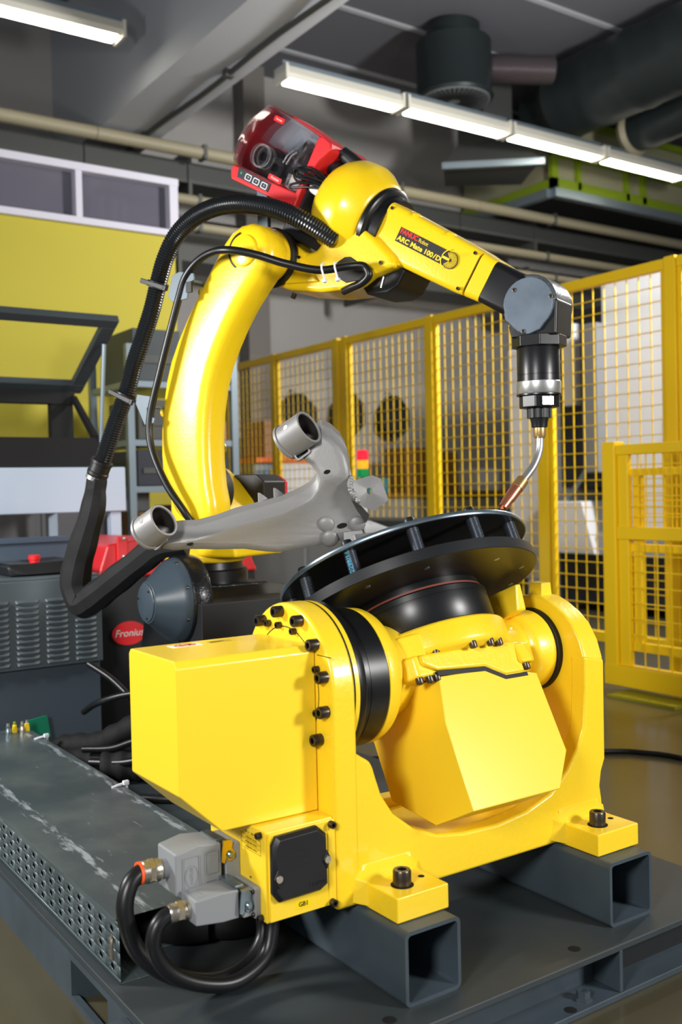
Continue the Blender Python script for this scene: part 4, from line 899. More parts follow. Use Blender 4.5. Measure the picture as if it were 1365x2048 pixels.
MB(RF).lathe([(0, .0275), (0, .0295), (.011, .0295), (.011, .0275)], Vector(hp[0]) - d0 * .022, d0, 32, close=True).build('band_clamp', STEEL, hc)
def hclamp(i):
    p = Vector(hp[i]); t = (Vector(hp[i + 2]) - Vector(hp[i - 2])).normalized()
    o = MB(RF).lathe([(-.008, .0245), (-.008, .029), (.008, .029), (.008, .0245)], p, t, 28, close=True).build('hose_clamp', BLKP, hc)
    s_ = t.cross(Vector((0, 1, 0))).normalized(); s_ = s_ if s_.x > 0 else -s_
    M_ = RF @ frame(p, s_, Vector((0, 1, 0)), s_.cross(Vector((0, 1, 0))))
    MB(M_).box(.024, .058, -.030, -.022, -.008, .008).build('clamp_ear', BLKP, o, bevel=.002)
    MB(M_).box(-.038, .05, -.031, -.026, -.0065, .0065).build('clamp_strap', BLKP, o, bevel=.002)
best = lambda z: min(range(4, len(hp) - 4), key=lambda i: abs(hp[i].z - z) + (10 if hp[i].x > .1 else 0))
hclamp(best(1.195)); hclamp(best(1.485))
tc_ = thing('torch_cable', 'thin black cable running up behind the arm to the elbow', 'cable', tuple(RF @ Vector((.06, -.25, .89))))
tp = [(.10, -.20, .80), (.07, -.24, .875), (.015, -.25, .955), (-.030, -.25, 1.05), (-.030, -.25, 1.13), (.008, -.25, 1.24), (.048, -.25, 1.345), (.080, -.25, 1.425), (.105, -.25, 1.478), (.150, -.255, 1.512), (.21, -.265, 1.526), (.27, -.27, 1.522), (.335, -.25, 1.505), (.40, -.215, 1.480), (.47, -.17, 1.462), (.53, -.13, 1.470), (.565, -.115, 1.468), (.578, -.112, 1.446), (.556, -.108, 1.430), (.52, -.10, 1.424), (.49, -.09, 1.42)]
MB(RF).tube(catmull(tp, 8), .0100, 14).build('cable', BLKC, tc_)
for (a_, z_, h_) in ((.480, 1.463, -.166), (.506, 1.466, -.147)):
    pp = [(a_, h_ + .004, z_ + .016), (a_ + .001, h_ - .008, z_ + .011), (a_ + .003, h_ - .012, z_), (a_ + .005, h_ - .010, z_ - .012), (a_ + .006, h_ - .004, z_ - .026)]
    MB(RF).tube(catmull(pp, 4), .0024, 6).build('tie_strap', NYLON, tc_)
    MB(RF).box(a_ + .001, a_ + .011, h_ - .010, h_ + .002, z_ - .034, z_ - .025).build('tie_head', NYLON, tc_, bevel=.002)

# ------------------------------------------------ torch held by the wrist
wt = thing('welding_torch', 'black and silver welding torch with curved steel neck and copper nozzle', 'welding torch', (WJ.x, WJ.y, .87))
TX = (WJ.x - .004, WJ.y, 0)
MB().lathe([(1.1615, .03), (1.1615, .0495), (1.1745, .0495), (1.175, .0488), (1.1765, .0488), (1.177, .0495), (1.238, .0495), (1.241, .048), (1.241, .02)], TX, rz, 64).build('clutch_body', BLK, wt)
MB().lathe([(1.132, .02), (1.132, .0500), (1.134, .0512), (1.160, .0512), (1.1615, .0500), (1.1615, .02)], TX, rz, 64).build('silver_ring', STEEL, wt)
MB().lathe([(1.1285, .02), (1.1285, .0518), (1.132, .0518), (1.132, .02)], TX, rz, 48).build('black_rim', BLK, wt)
hexn = MB(Matrix.Translation((TX[0], TX[1], 0)) @ Matrix.Rotation(R(12), 4, 'Z')).prism([(.047 * math.cos(R(45 * k + 22.5)), .047 * math.sin(R(45 * k + 22.5))) for k in range(8)], 'z', 1.100, 1.129).build('octagon_block', BLK, wt, bevel=.003)
dn = (-fw.x * .94 + cr.x * .25, -fw.y * .94 + cr.y * .25, 0); dn = Vector(dn).normalized()
MB(frame(Vector((TX[0], TX[1], 1.114)) + dn * .0445, rz.cross(dn), rz, dn)).box(-.014, .014, -.010, .010, 0, .0016).build('silver_plate', STEEL, wt, bevel=.0006)
kb = MB()
prof = []
for k in range(72):
    a = 2 * PI * k / 72; r = .0290 if (k % 6) < 4 else .0262; prof.append((TX[0] + r * math.cos(a), TX[1] + r * math.sin(a)))
kb.prism(prof, 'z', 1.077, 1.0995); kb.build('fluted_knob', BLKP, wt)
MB().lathe([(1.054, .015), (1.056, .0185), (1.066, .0195), (1.077, .022), (1.077, .01)], TX, rz, 40).build('taper_sleeve', BLK, wt)
MB().lathe([(1.030, .008), (1.030, .0120), (1.036, .0145), (1.054, .0148), (1.055, .012)], TX, rz, 40).build('brass_nut', BRASS, wt)
gp = catmull([(TX[0], WJ.y, 1.034), (TX[0] - .001, WJ.y, 1.012), (1.690, WJ.y, .989), (1.675, WJ.y, .965), (1.654, WJ.y, .944), (1.636, WJ.y, .929)], 8)
MB().tube(gp, .0095, 20).build('swan_neck', STEEL, wt)
g0 = Vector((1.641, WJ.y, .934)); gd = (Vector((1.572, WJ.y, .868)) - g0).normalized()
MB().lathe([(0, .0135), (.001, .0145), (.028, .0150), (.029, .013)], g0, gd, 32).build('nozzle_holder', BRASS, wt)
MB().lathe([(.029, .010), (.029, .0140), (.060, .0135), (.066, .0120), (.090, .0105), (.090, .008)], g0, gd, 32).build('gas_nozzle', COPP, wt)
MB().lathe([(.086, .004), (.094, .004), (.096, .002), (.096, 0)], g0, gd, 14).build('contact_tip', COPP, wt)

# ------------------------------------------------ red wire feeder on the elbow
wf = thing('wire_feeder', 'red wire feeder with a clear curved hood behind the robot elbow', 'wire feeder', tuple(FF @ Vector((-.1, 0, -.06))))
FO = [(-.012, -.058), (-.10, -.062), (-.235, -.066), (-.245, -.050), (-.258, .0), (-.258, .045), (-.244, .095), (-.205, .150), (-.15, .146), (-.03, .130), (-.012, .125), (-.010, .04)]
FI = [(-.036, -.022), (-.10, -.024), (-.232, -.026), (-.239, -.020), (-.250, .005), (-.250, .045), (-.238, .091), (-.202, .142), (-.15, .138), (-.05, .124), (-.036, .116), (-.034, .04)]
MB(FF).ring_prism(FO, FI, 'y', .0, .09).build('case', RED, wf, bevel=.004)
MB(FF).prism([(-.012, -.058), (-.235, -.066), (-.246, -.050), (-.247, -.030), (-.034, -.022), (-.012, -.02)], 'y', -.098, .001).build('control_base', RED, wf, bevel=.004)
MB(FF).prism([(-.236, -.026), (-.2, -.026), (-.19, .05), (-.242, .06), (-.249, .02)], 'y', -.035, .0).build('spool_guard', mat('dark_red_guard', (130, 22, 30), 0.4), wf, bevel=.003)
MB(FF).prism(FI, 'y', .0, .01).build('inner_panel', mat('slate_inner_panel', (128, 138, 148), 0.5), wf)
MB(FF).hull([(-.225, -.006, -.02), (-.235, -.006, .05), (-.17, -.006, .06), (-.16, -.006, -.02), (-.225, 0, -.02), (-.235, 0, .05), (-.17, 0, .06), (-.16, 0, -.02)]).build('red_panel', RED, wf)
MB(FF).lathe([(-.05, .036), (-.045, .042), (-.02, .042), (0, .040), (0, 0)], (-.165, 0, .015), (0, 1, 0), 28).build('drive_unit', BLKP, wf)
for (u, w_) in ((-.18, .022), (-.128, .010)): MB(FF).pipe((u, -.075, w_), (u, -.05, w_), .028, .012).build('drive_roll', BLK, wf)
MB(FF).pipe((-.18, -.082, .022), (-.18, -.076, .022), .031, .027).build('clear_ring', STEEL, wf)
MB(FF).box(-.205, -.06, -.055, -.02, -.022, .004).build('drive_plate', BLK, wf, bevel=.003)
MB(FF).cyl((-.10, -.03, .055), (-.075, -.03, .10), .022, seg=20).build('drive_motor', BLKP, wf)
MB(FF).tube(catmull([(-.11, -.06, .03), (-.105, -.058, .055), (-.095, -.055, .07)], 4), .004, 8).build('pressure_lever', STEEL, wf)
MB(FF).box(-.080, -.052, -.058, -.050, -.018, .014).build('wire_label', WHITE, wf)
HB = [(-.113, 0), (-.108, .004), (-.099, .006)]
b = MB(FF); rr = []
HO = [(-.034, -.018), (-.10, -.028), (-.236, -.03), (-.246, -.02), (-.256, .005), (-.257, .045), (-.246, .092), (-.203, .146), (-.15, .143), (-.05, .130), (-.034, .118), (-.030, .04)]
for hh, k in ((-.001, 1.0), (-.098, .995), (-.107, .975), (-.112, .93)):
    cx, cy = -.14, .055; rr.append([b.v((cx + (x - cx) * k, hh, cy + (y - cy) * k)) for x, y in HO])
for A_, B_ in zip(rr, rr[1:]):
    for i in range(len(HO)): b.f([A_[i], A_[(i + 1) % len(HO)], B_[(i + 1) % len(HO)], B_[i]])
b.f(rr[-1]); b.build('clear_hood', GLASS, wf, solid=.0015)
lw = [(-.244, -.045), (-.2575, .0), (-.2575, .045), (-.2435, .095), (-.2055, .149)]
MB(FF).prism(lw + [(x + .007, z - .002) for x, z in lw[::-1]], 'y', -.085, .001).build('side_wall', MATS['dark_red_guard'], wf)
kp = MB(FF).prism([(-.215, -.054), (-.10, -.052), (-.10, -.030), (-.222, -.030)], 'y', -.1005, -.098).build('key_panel', DKBLUE, wf)
for k in range(3):
    u = -.178 + .030 * k
    MB(FF).ring_prism(rrect(u - .011, u + .011, -.050, -.034, .003), rrect(u - .009, u + .009, -.048, -.036, .002), 'y', -.1015, -.1005).build('key', WHITE, kp)
    place(text_mesh(('v', 'x', 'n')[k] if False else '+', .010, WHITE), 'key_symbol', kp, frame(FF @ Vector((u, -.1012, -.042)), rf_, ru, -rh))
MB(FF).cyl((-.206, -.1005, -.040), (-.206, -.1015, -.040), .003, seg=12).build('pilot_light', SGRN, kp)
bd = MB(FF).prism(rrect(-.105, -.058, -.020, -.006, .004), 'y', -.1155, -.1135).build('badge', REDB, wf)
place(text_mesh('Fronius', .0095, WHITE, shear=.2), 'badge_text', bd, frame(FF @ Vector((-.0815, -.1158, -.013)), rf_, ru, -rh))
bd = MB(FF).prism(rrect(-.160, -.125, .116, .130, .004), 'y', -.1155, -.1135).build('badge', REDB, wf)
place(text_mesh('Fronius', .007, WHITE, shear=.2), 'badge_text', bd, frame(FF @ Vector((-.1425, -.1158, .123)), rf_, ru, -rh))
ar = [(-.012, -.060), (.004, -.062), (.004, .02), (.018, .075), (.040, .112), (.030, .128), (.0, .134), (-.014, .128)]
MB(FF).prism(ar, 'y', -.104, .09).build('front_arch', RED, wf, bevel=.005)
MB(FF).box(.0, .012, -.085, .08, -.056, .10).build('front_panel', DKBLUE, wf)
MB(FF).hull([(.0, .0, .10), (.10, .0, .095), (.0, .09, .10), (.10, .09, .095), (.0, .0, .132), (.09, .0, .12), (.0, .09, .132), (.09, .09, .12)]).build('rear_cover', RED, wf, bevel=.004)
MB(FF).lathe([(0, .024), (.02, .024), (.021, .027), (.03, .027), (.031, .024), (.05, .022), (.10, .018)], (.012, -.035, .078), (1, .1, -.1), 24).build('central_plug', BLKP, wf)
MB(FF).lathe([(0, .017), (.03, .019), (.06, .019)], (.035, -.05, .118), (1, .3, -.25), 20).build('gas_cap', BLKP, wf)
MB(FF).lathe([(0, .0155), (.03, .0165), (.032, .013), (.07, .013)], (.010, -.075, .012), (1, .15, -.1), 24).build('white_coupling', WHITE, wf)
MB(FF).lathe([(0, .0165), (.05, .0165)], (.045, -.068, .008), (1, .15, -.1), 20).build('black_coupling', BLKP, wf)
for k, off in enumerate((0, .007, .015)):
    MB(FF).tube(catmull([(.055, -.09 + off, .046 - off), (.02, -.112, .052 - off), (-.018, -.118 - off, .040 - off * .5), (-.014, -.118, .024 - off), (.015, -.11, .030 - off), (.06, -.09, .036 - off)], 8), .0032, 8).build('loop_wire', BLKC, wf)
    if k == 2: MB(FF).tube(catmull([(.06, -.09, .03), (.01, -.115, .012), (-.022, -.118, -.006), (-.018, -.116, -.012), (.012, -.10, .004), (.05, -.085, .018)], 8), .0032, 8).build('loop_wire', BLKC, wf)

# ================================================================== POWER SOURCE BEHIND THE TRAY
ps = thing('louvred_cabinet', 'dark grey cabinet with rows of pressed louvres at the left', 'cabinet', (.87, 3.4, 0))
MB().box(.50, 1.192, 3.15, 3.62, .375, .655).build('louvre_panel', PSRC, ps, bevel=.004)
MB().box(.50, 1.186, 3.165, 3.61, 0, .372).build('lower_body', PSRL, ps, bevel=.003)
MB().box(.50, 1.188, 3.155, 3.615, .655, .664).build('top_plate', PSRC, ps, bevel=.002)
lv = MB(); sec_ = [(0, -.006), (-.0085, -.0045), (-.0085, .000), (0, .0065)]
A_ = [lv.v((-.0365, y, z)) for y, z in sec_]; M1 = [lv.v((-.031, y * 1.0, z)) for y, z in sec_]; M2 = [lv.v((.031, y, z)) for y, z in sec_]; B_ = [lv.v((.0365, y * .15, z)) for y, z in sec_]
A_2 = [lv.v((-.0365, y * .15, z)) for y, z in sec_]
for P_, Q_ in ((A_2, M1), (M1, M2), (M2, B_)):
    for i in range(3): lv.f([P_[i], P_[i + 1], Q_[i + 1], Q_[i]])
lv.f(A_2); lv.f(B_[::-1])
lvm = lv.mesh('louvre', mat('louvre_paint', (72, 82, 88), 0.45))
for c_ in range(5):
    for r_ in range(12):
        place(lvm, 'louvre', ps, Matrix.Translation((.757 + .0945 * c_, 3.1497, .393 + .0178 * r_)))
tp_ = thing('teach_pendant', 'dark teach pendant with a red stop button lying on the louvred cabinet', 'teach pendant', (1.0, 3.3, .665))
MB().hull([(.915, 3.22, .665), (1.135, 3.22, .665), (.915, 3.42, .665), (1.135, 3.42, .665), (.905, 3.22, .70), (1.13, 3.22, .712), (.905, 3.42, .70), (1.13, 3.42, .712), (.96, 3.205, .67), (1.12, 3.205, .67)]).build('case', BLKP, tp_, bevel=.008)
MB().lathe([(0, .016), (.010, .016), (.012, .019), (.024, .019), (.027, .015), (.027, 0)], (1.008, 3.26, .703), rz, 20).build('stop_button', REDB, tp_)
MB().box(.925, .985, 3.23, 3.40, .703, .706).build('screen', CGREY, tp_)
bx_ = thing('storage_bin', 'blue grey open plastic bin behind the teach pendant', 'bin', (1.05, 3.55, .664))
b = MB(); b.box(.82, 1.212, 3.46, 3.47, .665, .775); b.box(.82, 1.212, 3.60, 3.61, .665, .775); b.box(.82, .83, 3.47, 3.60, .665, .775); b.box(1.20, 1.212, 3.47, 3.60, .665, .775); b.box(.83, 1.20, 3.47, 3.60, .665, .675)
b.build('bin_wall', mat('blue_grey_bin', (78, 92, 108), 0.5), bx_)
MB().box(.815, 1.217, 3.452, 3.462, .762, .778).build('bin_rim', MATS['blue_grey_bin'], bx_)
# red and black power source behind the robot base
rp_ = thing('welding_power_source', 'black welding power source with red top and red oval badge behind the robot base', 'power source', (1.55, 3.55, 0))
MB().box(1.225, 1.87, 3.32, 3.85, 0, .64).build('body', BLKP, rp_, bevel=.01)
MB().hull([(1.235, 3.30, .632), (1.275, 3.30, .748), (1.42, 3.30, .765), (1.62, 3.30, .76), (1.84, 3.30, .69), (1.87, 3.30, .62), (1.235, 3.85, .632), (1.275, 3.85, .748), (1.42, 3.85, .765), (1.84, 3.85, .69), (1.87, 3.85, .62)]).build('top_cover', RED, rp_, bevel=.01)
MB().box(1.305, 1.345, 3.285, 3.30, .65, .775).build('carry_handle', RED, rp_, bevel=.006)
for (x, z) in ((1.328, .768), (1.325, .705), (1.29, .665)): MB().lathe([(0, .007), (.006, .006), (.008, 0)], (x, 3.284, z), (0, -1, 0), 12).build('cover_screw', STEEL, rp_)
bdg = MB(Matrix.Translation((1.352, 3.3195, .432)) @ Matrix.Diagonal((1.5, 1, 1, 1))).lathe([(0, 0), (0, .042), (.003, .042), (.003, 0)], (0, 0, 0), (0, -1, 0), 32).build('oval_badge', REDB, rp_)
place(text_mesh('Fronius', .036, WHITE, shear=.25), 'badge_text', bdg, frame((1.352, 3.3158, .432), (1, 0, 0), rz, (0, -1, 0)))
# cable heap between tray and robot
hpn = thing('cable_heap', 'heap of black sheathed cables on the deck behind the tray', 'cables', (1.1, 2.8, .1))
random.seed(5)
for k, (r, m, pts) in enumerate(((.034, FABR, [(.955, 2.98, .15), (1.0, 2.93, .17), (1.06, 2.86, .18), (1.12, 2.8, .22), (1.18, 2.72, .27), (1.25, 2.72, .3)]), (.04, FABR, [(.95, 2.86, .14), (1.02, 2.80, .145), (1.1, 2.72, .15), (1.2, 2.62, .145)]), (.012, BLKC, [(.99, 2.74, .16), (1.05, 2.66, .165), (1.1, 2.6, .18), (1.17, 2.5, .2)]), (.010, BLKC, [(.985, 2.78, .19), (1.04, 2.7, .2), (1.09, 2.64, .225), (1.15, 2.55, .24)]),
                                (.010, BLKC, [(1.05, 2.95, .26), (1.06, 2.86, .30), (1.12, 2.78, .33), (1.2, 2.7, .34)]), (.010, BLKC, [(1.08, 2.98, .40), (1.12, 2.9, .36), (1.15, 2.82, .31)]), (.045, FABR, [(1.02, 2.72, .145), (1.08, 2.68, .15), (1.14, 2.64, .15)]), (.012, BLKC, [(.96, 2.62, .112), (1.02, 2.5, .112), (1.1, 2.42, .112), (1.18, 2.4, .112)]))):
    pp = catmull(pts, 8); MB().tube(pp, [r * (1 + .08 * math.sin(i * 1.3 + k)) for i in range(len(pp))] if r > .02 else r, 14).build('cable' if r < .02 else 'cable_sheath', m, hpn)
fc = catmull([(1.9, 2.75, .009), (2.3, 2.5, .009), (2.64, 2.28, .009), (2.72, 2.19, .009), (2.76, 2.07, .009), (2.74, 1.8, .009), (2.6, 1.4, .009)], 8)
MB().tube(fc, .009, 10).build('floor_cable', BLKC, None, label='black cable lying on the open floor at the right', cat='cable')

# ================================================================== BENCH WITH OPEN LIDDED MACHINE (left)
tbn = thing('work_bench', 'pale grey work bench with a deep apron in front of the yellow wall', 'bench', (1.1, 4.3, 0))
MB().box(.55, 1.588, 3.885, 4.75, .853, 1.035).build('apron', TABLE, tbn, bevel=.006)
for x in (.58, 1.525):
    for y in (3.90, 4.70): MB().box(x, x + .045, y, y + .045, 0, .853).build('leg', TABLE, tbn, bevel=.003)
MB().box(.56, 1.58, 3.90, 4.74, .25, .28).build('lower_shelf', RACK, tbn)
for i, (x0, x1, z1, m, lab) in enumerate(((.62, 1.05, .70, WHITEM, 'white box on the lower shelf of the pale bench'), (1.075, 1.50, .66, TABLE, 'light grey box under the right half of the pale bench'))):
    t = thing('storage_box', lab, 'box', ((x0 + x1) / 2, 4.2, .28)); MB().box(x0, x1, 4.0, 4.5, .2805, z1).build('box_body', m, t, bevel=.006); MB().box(x0 - .006, x1 + .006, 3.994, 4.506, z1, z1 + .03).build('box_lid', m, t, bevel=.004)
cup = thing('wall_cupboard', 'low light grey cupboard against the yellow wall behind the bench', 'cupboard', (1.2, 5.3, 0))
MB().box(.35, 2.2, 5.05, 5.48, .06, .98).build('body', mat('light_grey_cupboard', (170, 168, 172), 0.6), cup, bevel=.006); MB().box(.37, 2.18, 5.07, 5.48, 0, .06).build('plinth', DARK, cup)
for x in (.38, .99, 1.60): MB().box(x, x + .58, 5.038, 5.05, .1, .94).build('door', MATS['light_grey_cupboard'], cup, bevel=.004)
lm = thing('lidded_machine', 'black bench machine with its framed lid propped open on the pale bench', 'machine', (1.1, 4.2, 1.035))
MB().box(.60, 1.50, 3.92, 4.62, 1.0355, 1.155).build('base_case', CBLK, lm)
MB().hull([(1.39, 4.2, 1.155), (1.39, 4.25, 1.155), (1.39, 4.2, 1.345), (1.39, 4.25, 1.345), (1.485, 4.2, 1.155), (1.485, 4.25, 1.155), (1.485, 4.2, 1.345), (1.485, 4.25, 1.345)]).build('rear_post', CBLK, lm)
MB().box(.60, 1.49, 4.19, 4.25, 1.315, 1.37).build('rear_beam', CBLK, lm)
MB().hull([(1.475, 4.22, 1.35), (1.495, 4.22, 1.35), (1.475, 4.18, 1.35), (1.495, 4.18, 1.35), (1.475, 3.92, 1.155), (1.495, 3.92, 1.155), (1.475, 3.97, 1.155), (1.495, 3.97, 1.155)]).build('side_rail', CBLK, lm)
LF = frame((1.05, 4.21, 1.383), (1, 0, 0), Vector((0, -.44, .235)).normalized(), Vector((0, -.235, -.44)).normalized())
for (x0, x1, y0, y1) in ((-.45, .478, 0, .05), (-.45, .478, .455, .505), (.42, .478, .05, .455), (-.45, -.40, .05, .455)): MB(LF).box(x0, x1, y0, y1, -.015, .015).build('lid_bar', CGREY, lm, bevel=.003)
MB(LF).box(-.45, .478, -.02, .0, -.01, .01).build('hinge', PIPED, lm)
MB().cyl((1.50, 3.93, 1.10), (1.50, 3.86, 1.53), .009, seg=10).build('gas_strut', RACK, lm)

# ================================================================== SHELVING BEHIND THE ROBOT
sv = thing('shelving_rack', 'galvanised shelving rack standing behind the robot', 'shelving', (2.2, 4.85, 0))
for x in (1.90, 2.475):
    for y in (4.6, 5.1): MB().box(x, x + .035, y, y + .035, 0, 1.66 if x < 2 else 1.84).build('upright', RACK, sv)
for z in (.12, .55, .93, 1.16, 1.45): MB().box(1.906, 2.504, 4.605, 5.13, z, z + .03).build('shelf_board', RACK, sv)
k = 0
for (x0, x1, z, h_, m, lab) in ((2.30, 2.46, .961, .16, DKBLUE, 'navy bin on the shelf right beside the yellow upper arm'), (2.28, 2.45, 1.191, .10, CARD, 'small brown box on the shelf above the navy bin'), (2.29, 2.46, 1.481, .14, DKBLUE, 'navy bin on the top shelf of the rack'), (1.95, 2.10, .961, .18, DKBLUE, 'navy bin left of the thin cable on the rack'), (1.96, 2.14, 1.191, .2, PIPED, 'grey crate left of the thin cable on the rack'), (1.95, 2.15, .581, .25, BROWN, 'brown carton on the lower shelf left'), (2.2, 2.4, .581, .28, CARD, 'brown carton on the lower shelf right'), (1.94, 2.2, 1.481, .26, CGREY, 'dark crate on the top shelf at the left')):
    t = thing('shelf_box', lab, 'box', ((x0 + x1) / 2, 4.8, z), 'boxes on the shelving rack'); MB().box(x0, x1, 4.62, 5.0, z, z + h_).build('box_body', m, t, bevel=.006)
    MB().box(x0 + .03, x1 - .03, 4.614, 4.62, z + h_ * .35, z + h_ * .5).build('box_label', PIPED, t); k += 1

# ================================================================== YELLOW SAFETY FENCE
def wires(parent, x, y0, y1, z0, z1, pitch=.072, r=.0023, off=0):
    b = MB(); n = int((y1 - y0) / pitch)
    for i in range(1, n + 1):
        y = y0 + (y1 - y0) * (i / (n + 1)); b.box(x - r, x + r, y - r, y + r, z0, z1)
    n = int((z1 - z0) / pitch)
    for i in range(1, n + 1):
        z = z0 + (z1 - z0) * (i / (n + 1)); b.box(x + r * .2, x + r * 2.2, y0, y1, z - r, z + r)
    return b.build('wire_mesh', YFEN, parent, kind='stuff')
PST = [8.0 - .05, 7.48, 6.71, 5.79, 4.80, 3.84, 3.01, 2.05, 1.1]
FL = ['safety fence panel at the far left end beside the rack', 'safety fence panel left of the double post', 'safety fence panel right of the double post, behind the signal light', 'safety fence panel in the middle, behind the swan neck left side', 'safety fence panel behind the torch', 'safety fence panel at the right edge behind the low gate', 'safety fence panel beyond the right edge']
for i, (ya, yb) in enumerate(((7.48, 6.71), (6.71, 5.84), (5.73, 4.80), (4.80, 3.84), (3.84, 3.01), (3.01, 2.05), (2.05, 1.1))):
    t = thing('safety_fence_panel', FL[i], 'fence', (4.0, (ya + yb) / 2, 0), 'yellow mesh fence panels')
    zb = .11
    MB().box(3.975, 4.02, yb + .035, ya - .035, 1.935, 1.985).build('top_rail', YFEN, t, bevel=.003)
    MB().box(3.975, 4.02, yb + .035, ya - .035, zb, zb + .05).build('bottom_rail', YFEN, t, bevel=.003)
    for y in (yb + .035, ya - .06): MB().box(3.985, 4.01, y, y + .025, zb + .05, 1.935).build('side_bar', YFEN, t)
    wires(t, 3.995, yb + .055, ya - .055, zb + .05, 1.935)
for i, (y, lab) in enumerate(((7.48, 'fence post at the far left end of the fence'), (6.71, 'fence post second from the left end'), (5.84, 'left one of the paired fence posts'), (5.73, 'right one of the paired fence posts'), (4.80, 'fence post in the middle, left of the torch'), (3.84, 'fence post below the torch neck'), (3.01, 'fence post at the right edge of the photo'))):
    t = thing('fence_post', lab, 'post', (4.0, y, 0), 'yellow fence posts')
    MB().box(3.97, 4.03, y - .032, y + .032, .008, 1.99).build('post_tube', YFEN, t, bevel=.004); MB().box(3.92, 4.08, y - .06, y + .06, 0, .008).build('foot_plate', YFEN, t)
gt = thing('low_gate', 'low yellow mesh gate standing in front of the fence at the right', 'gate', (3.5, 2.4, 0))
for (y0, y1, z0, z1, x0, x1) in ((2.93, 3.0, .03, 1.105, 3.465, 3.535), (1.1, 2.93, 1.045, 1.09, 3.475, 3.52), (1.1, 2.93, .675, .73, 3.475, 3.52), (1.1, 3.0, .03, .12, 3.46, 3.53), (2.872, 2.928, .118, 1.047, 3.482, 3.513), (1.1, 2.93, .955, .985, 3.50, 3.53), (1.1, 2.93, .62, .655, 3.505, 3.535), (1.1, 2.87, .19, .225, 3.50, 3.53), (2.822, 2.868, .205, .98, 3.508, 3.538), (2.45, 2.49, .12, 1.045, 3.485, 3.51)):
    MB().box(x0, x1, y0, y1, z0, z1).build('gate_bar', YFEN, gt, bevel=.004)
wires(gt, 3.495, 1.2, 2.87, .12, .675, .07); wires(gt, 3.495, 1.2, 2.87, .73, 1.045, .045); wires(gt, 3.518, 1.2, 2.82, .73, .96, .06)
MB().box(3.36, 3.52, 2.55, 2.9, .0, .012).build('floor_plate', mat('lime_plate', (150, 142, 20), 0.5), gt)

# ------------------------------------------------ things around and beyond the fence
lcab = thing('low_cabinet', 'long low white cabinet in front of the fence behind the round table', 'cabinet', (3.7, 5.1, 0))
MB().box(3.53, 3.90, 4.05, 6.3, .05, .70).build('body', WHITEM, lcab, bevel=.005); MB().box(3.50, 3.91, 4.02, 6.33, .70, .735).build('top', CGREY, lcab); MB().box(3.55, 3.90, 4.07, 6.28, 0, .05).build('plinth', DARK, lcab)
for y in (4.1, 4.84, 5.58): MB().box(3.518, 3.53, y, y + .68, .08, .67).build('door', WHITEM, lcab, bevel=.003)
slt = thing('signal_tower', 'small red amber green signal light behind the suspension arm', 'signal light', (3.85, 5.43, .735))
SX = 3.84; SY = 5.345
MB().cyl((SX, SY, .735), (SX, SY, 1.0), .012, seg=12).build('pole', RACK, slt)
for z, m in ((1.0, SGRN), (1.057, SAMB), (1.114, SRED)): MB().lathe([(0, .036), (.003, .038), (.052, .038), (.055, .036)], (SX, SY, z), rz, 24).build('lens', m, slt)
MB().lathe([(0, .038), (.008, .036), (.012, .02), (.012, 0)], (SX, SY, 1.169), rz, 24).build('cap', SRED, slt)
cn = thing('machining_centre', 'tall white machining centre with dark window behind the fence', 'machine', (6.3, 4.0, 0))
MB().box(5.5, 7.2, 1.2, 4.75, .55, 2.36).build('main_housing', WHITEM, cn, bevel=.02)
MB().box(5.62, 7.2, 4.75, 5.25, .9, 2.2).build('door_recess', DKBLUE, cn)
MB().box(5.5, 7.0, 5.25, 5.69, .2, 1.98).build('side_cabinet', WHITEM, cn, bevel=.02)
MB().box(5.42, 5.62, 4.72, 4.86, 1.0, 2.05).build('door_pillar', mat('grey_pillar', (120, 122, 126), 0.5), cn, bevel=.01)
MB().box(5.55, 5.62, 5.04, 5.16, 1.5, 2.1).build('arm_cover', WHITEM, cn, bevel=.01)
MB().tube(catmull([(5.56, 4.95, 1.9), (5.54, 4.92, 1.5), (5.54, 4.9, 1.1), (5.5, 5.1, .8)], 6), .02, 8).build('air_hose', RACK, cn)
MB().hull([(5.48, 1.2, .42), (5.48, 4.9, .42), (5.48, 1.2, .58), (5.48, 4.78, .58), (7, 1.2, .42), (7, 4.9, .42), (7, 1.2, .58), (7, 4.78, .58)]).build('chip_guard', mat('grey_sill', (148, 152, 160), 0.5), cn)
MB().hull([(5.44, 4.78, .42), (5.44, 5.30, .42), (5.44, 4.9, .80), (5.44, 5.30, .80), (5.9, 4.78, .42), (5.9, 5.30, .42), (5.9, 4.9, .80), (5.9, 5.30, .80)]).build('chute_cover', WHITEM, cn, bevel=.01)
MB().box(5.56, 7.0, 1.2, 5.22, .06, .42).build('base', DKBLUE, cn)
MB().box(5.5, 6.9, 5.25, 5.5, 0, .2).build('cabinet_foot', WHITEM, cn)
MB().box(5.485, 5.5, 3.2, 4.20, .85, 1.37).build('window', DARK, cn, bevel=.006)
MB().box(5.484, 5.5, 3.6, 3.95, .62, .80).build('control_panel', DKBLUE, cn)
for y in (4.55, 4.1): MB().cyl((5.5, y, .24), (5.56, y, .24), .05, seg=20).build('foot_hole', DARK, cn)
wcb = thing('tool_cabinet', 'white cabinet with an orange top edge at the far wall', 'cabinet', (4.4, 7.3, 0))
MB().box(4.30, 4.72, 7.2, 7.75, 0, 1.16).build('body', WHITEM, wcb, bevel=.006); MB().box(4.08, 4.74, 7.18, 7.77, 1.16, 1.205).build('top', ORANGE, wcb)
MB().box(4.08, 4.30, 7.22, 7.75, .5, 1.16).build('rack_side', RACK, wcb); MB().box(4.23, 4.255, 7.2, 7.22, .5, 1.1).build('yellow_rod', YPR, wcb)
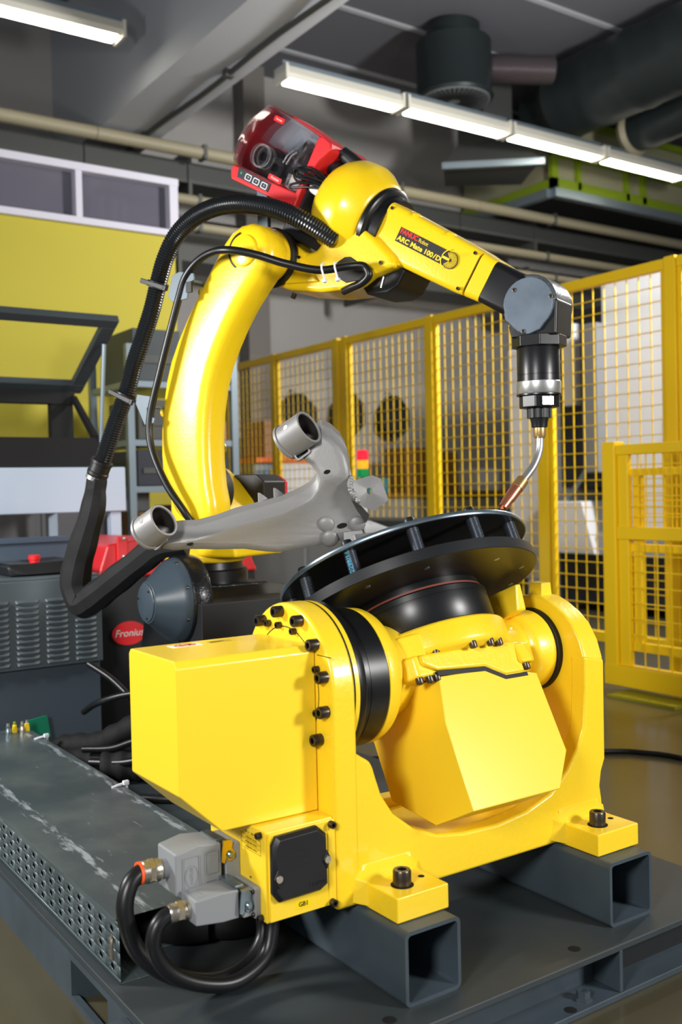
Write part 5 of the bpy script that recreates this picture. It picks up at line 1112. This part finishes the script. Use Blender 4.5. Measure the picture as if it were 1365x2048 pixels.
for x in (4.10, 4.16): MB().box(x, x + .04, 7.21, 7.22, .8, 1.1).build('blue_bottle', mat('steel_blue', (70, 120, 160), 0.5) if 'steel_blue' not in MATS else MATS['steel_blue'], wcb)
cbx = thing('cardboard_box', 'brown cardboard box on the orange-topped cabinet', 'box', (4.45, 7.4, 1.205))
MB().box(4.19, 4.52, 7.22, 7.6, 1.2055, 1.515).build('carton', CARD, cbx, bevel=.006); MB().box(4.33, 4.39, 7.214, 7.22, 1.33, 1.37).build('carton_label', WHITE, cbx)
wbn = thing('wall_bench', 'long grey wall bench with brown drawers beyond the fence', 'bench', (5.9, 7.5, 0))
MB().box(4.80, 7.4, 7.25, 7.8, 0, .84).build('body', mat('dull_grey_bench', (140, 138, 132), 0.6), wbn); MB().box(4.78, 7.42, 7.22, 7.82, .84, .88).build('top', BROWN, wbn)
for x in (4.85, 5.5, 6.15, 6.8): MB().box(x, x + .6, 7.235, 7.25, .08, .8).build('door', MATS['dull_grey_bench'], wbn, bevel=.004)
for (x0, x1, z0, z1, m, lab) in ((5.72, 6.02, .8805, 1.30, BROWN, 'brown drawer box on the wall bench, left one'), (6.06, 6.36, .8805, 1.26, BROWN, 'brown drawer box on the wall bench, right one'), (5.20, 5.52, .8805, 1.02, TEAL, 'teal crate on the wall bench'), (6.6, 6.9, .8805, 1.1, WHITEM, 'white box on the wall bench')):
    t = thing('bench_box', lab, 'box', ((x0 + x1) / 2, 7.4, z0)); MB().box(x0, x1, 7.28, 7.6, z0, z1).build('box_body', m, t, bevel=.005); MB().box(x0 + .03, x1 - .03, 7.272, 7.28, z0 + .04, z0 + .1).build('drawer_front', m, t, bevel=.003)
for i, (x, zz, w_, lab) in enumerate(((4.92, 1.62, .17, 'dark rounded bundle hung on the far wall beside the double post'), (5.50, 1.66, .15, 'dark rounded bundle hung on the far wall, middle one'), (6.05, 1.64, .15, 'dark rounded bundle hung on the far wall, right one'))):
    t = thing('dark_bundle', lab, 'bundle', (x, 7.93, zz), 'dark bundles on the far wall')
    MB().hull([(x - w_ * .4, 7.86, zz + .2), (x + w_ * .5, 7.86, zz + .21), (x - w_ * 1.1, 7.84, zz + .06), (x + w_ * 1.25, 7.84, zz + .08), (x - w_ * 1.3, 7.82, zz - .12), (x + w_ * 1.2, 7.82, zz - .10), (x - w_ * .6, 7.84, zz - .2), (x + w_ * .5, 7.84, zz - .22), (x - w_ * 1.1, 7.99, zz - .12), (x + w_, 7.99, zz - .12), (x, 7.99, zz + .22), (x - w_, 7.99, zz + .05), (x + w_, 7.99, zz + .05)]).build('cloth', DARK, t, bevel=.03, bseg=3); MB().cyl((x, 7.92, zz + .23), (x, 8.0, zz + .25), .01, seg=8).build('hook', RACK, t)
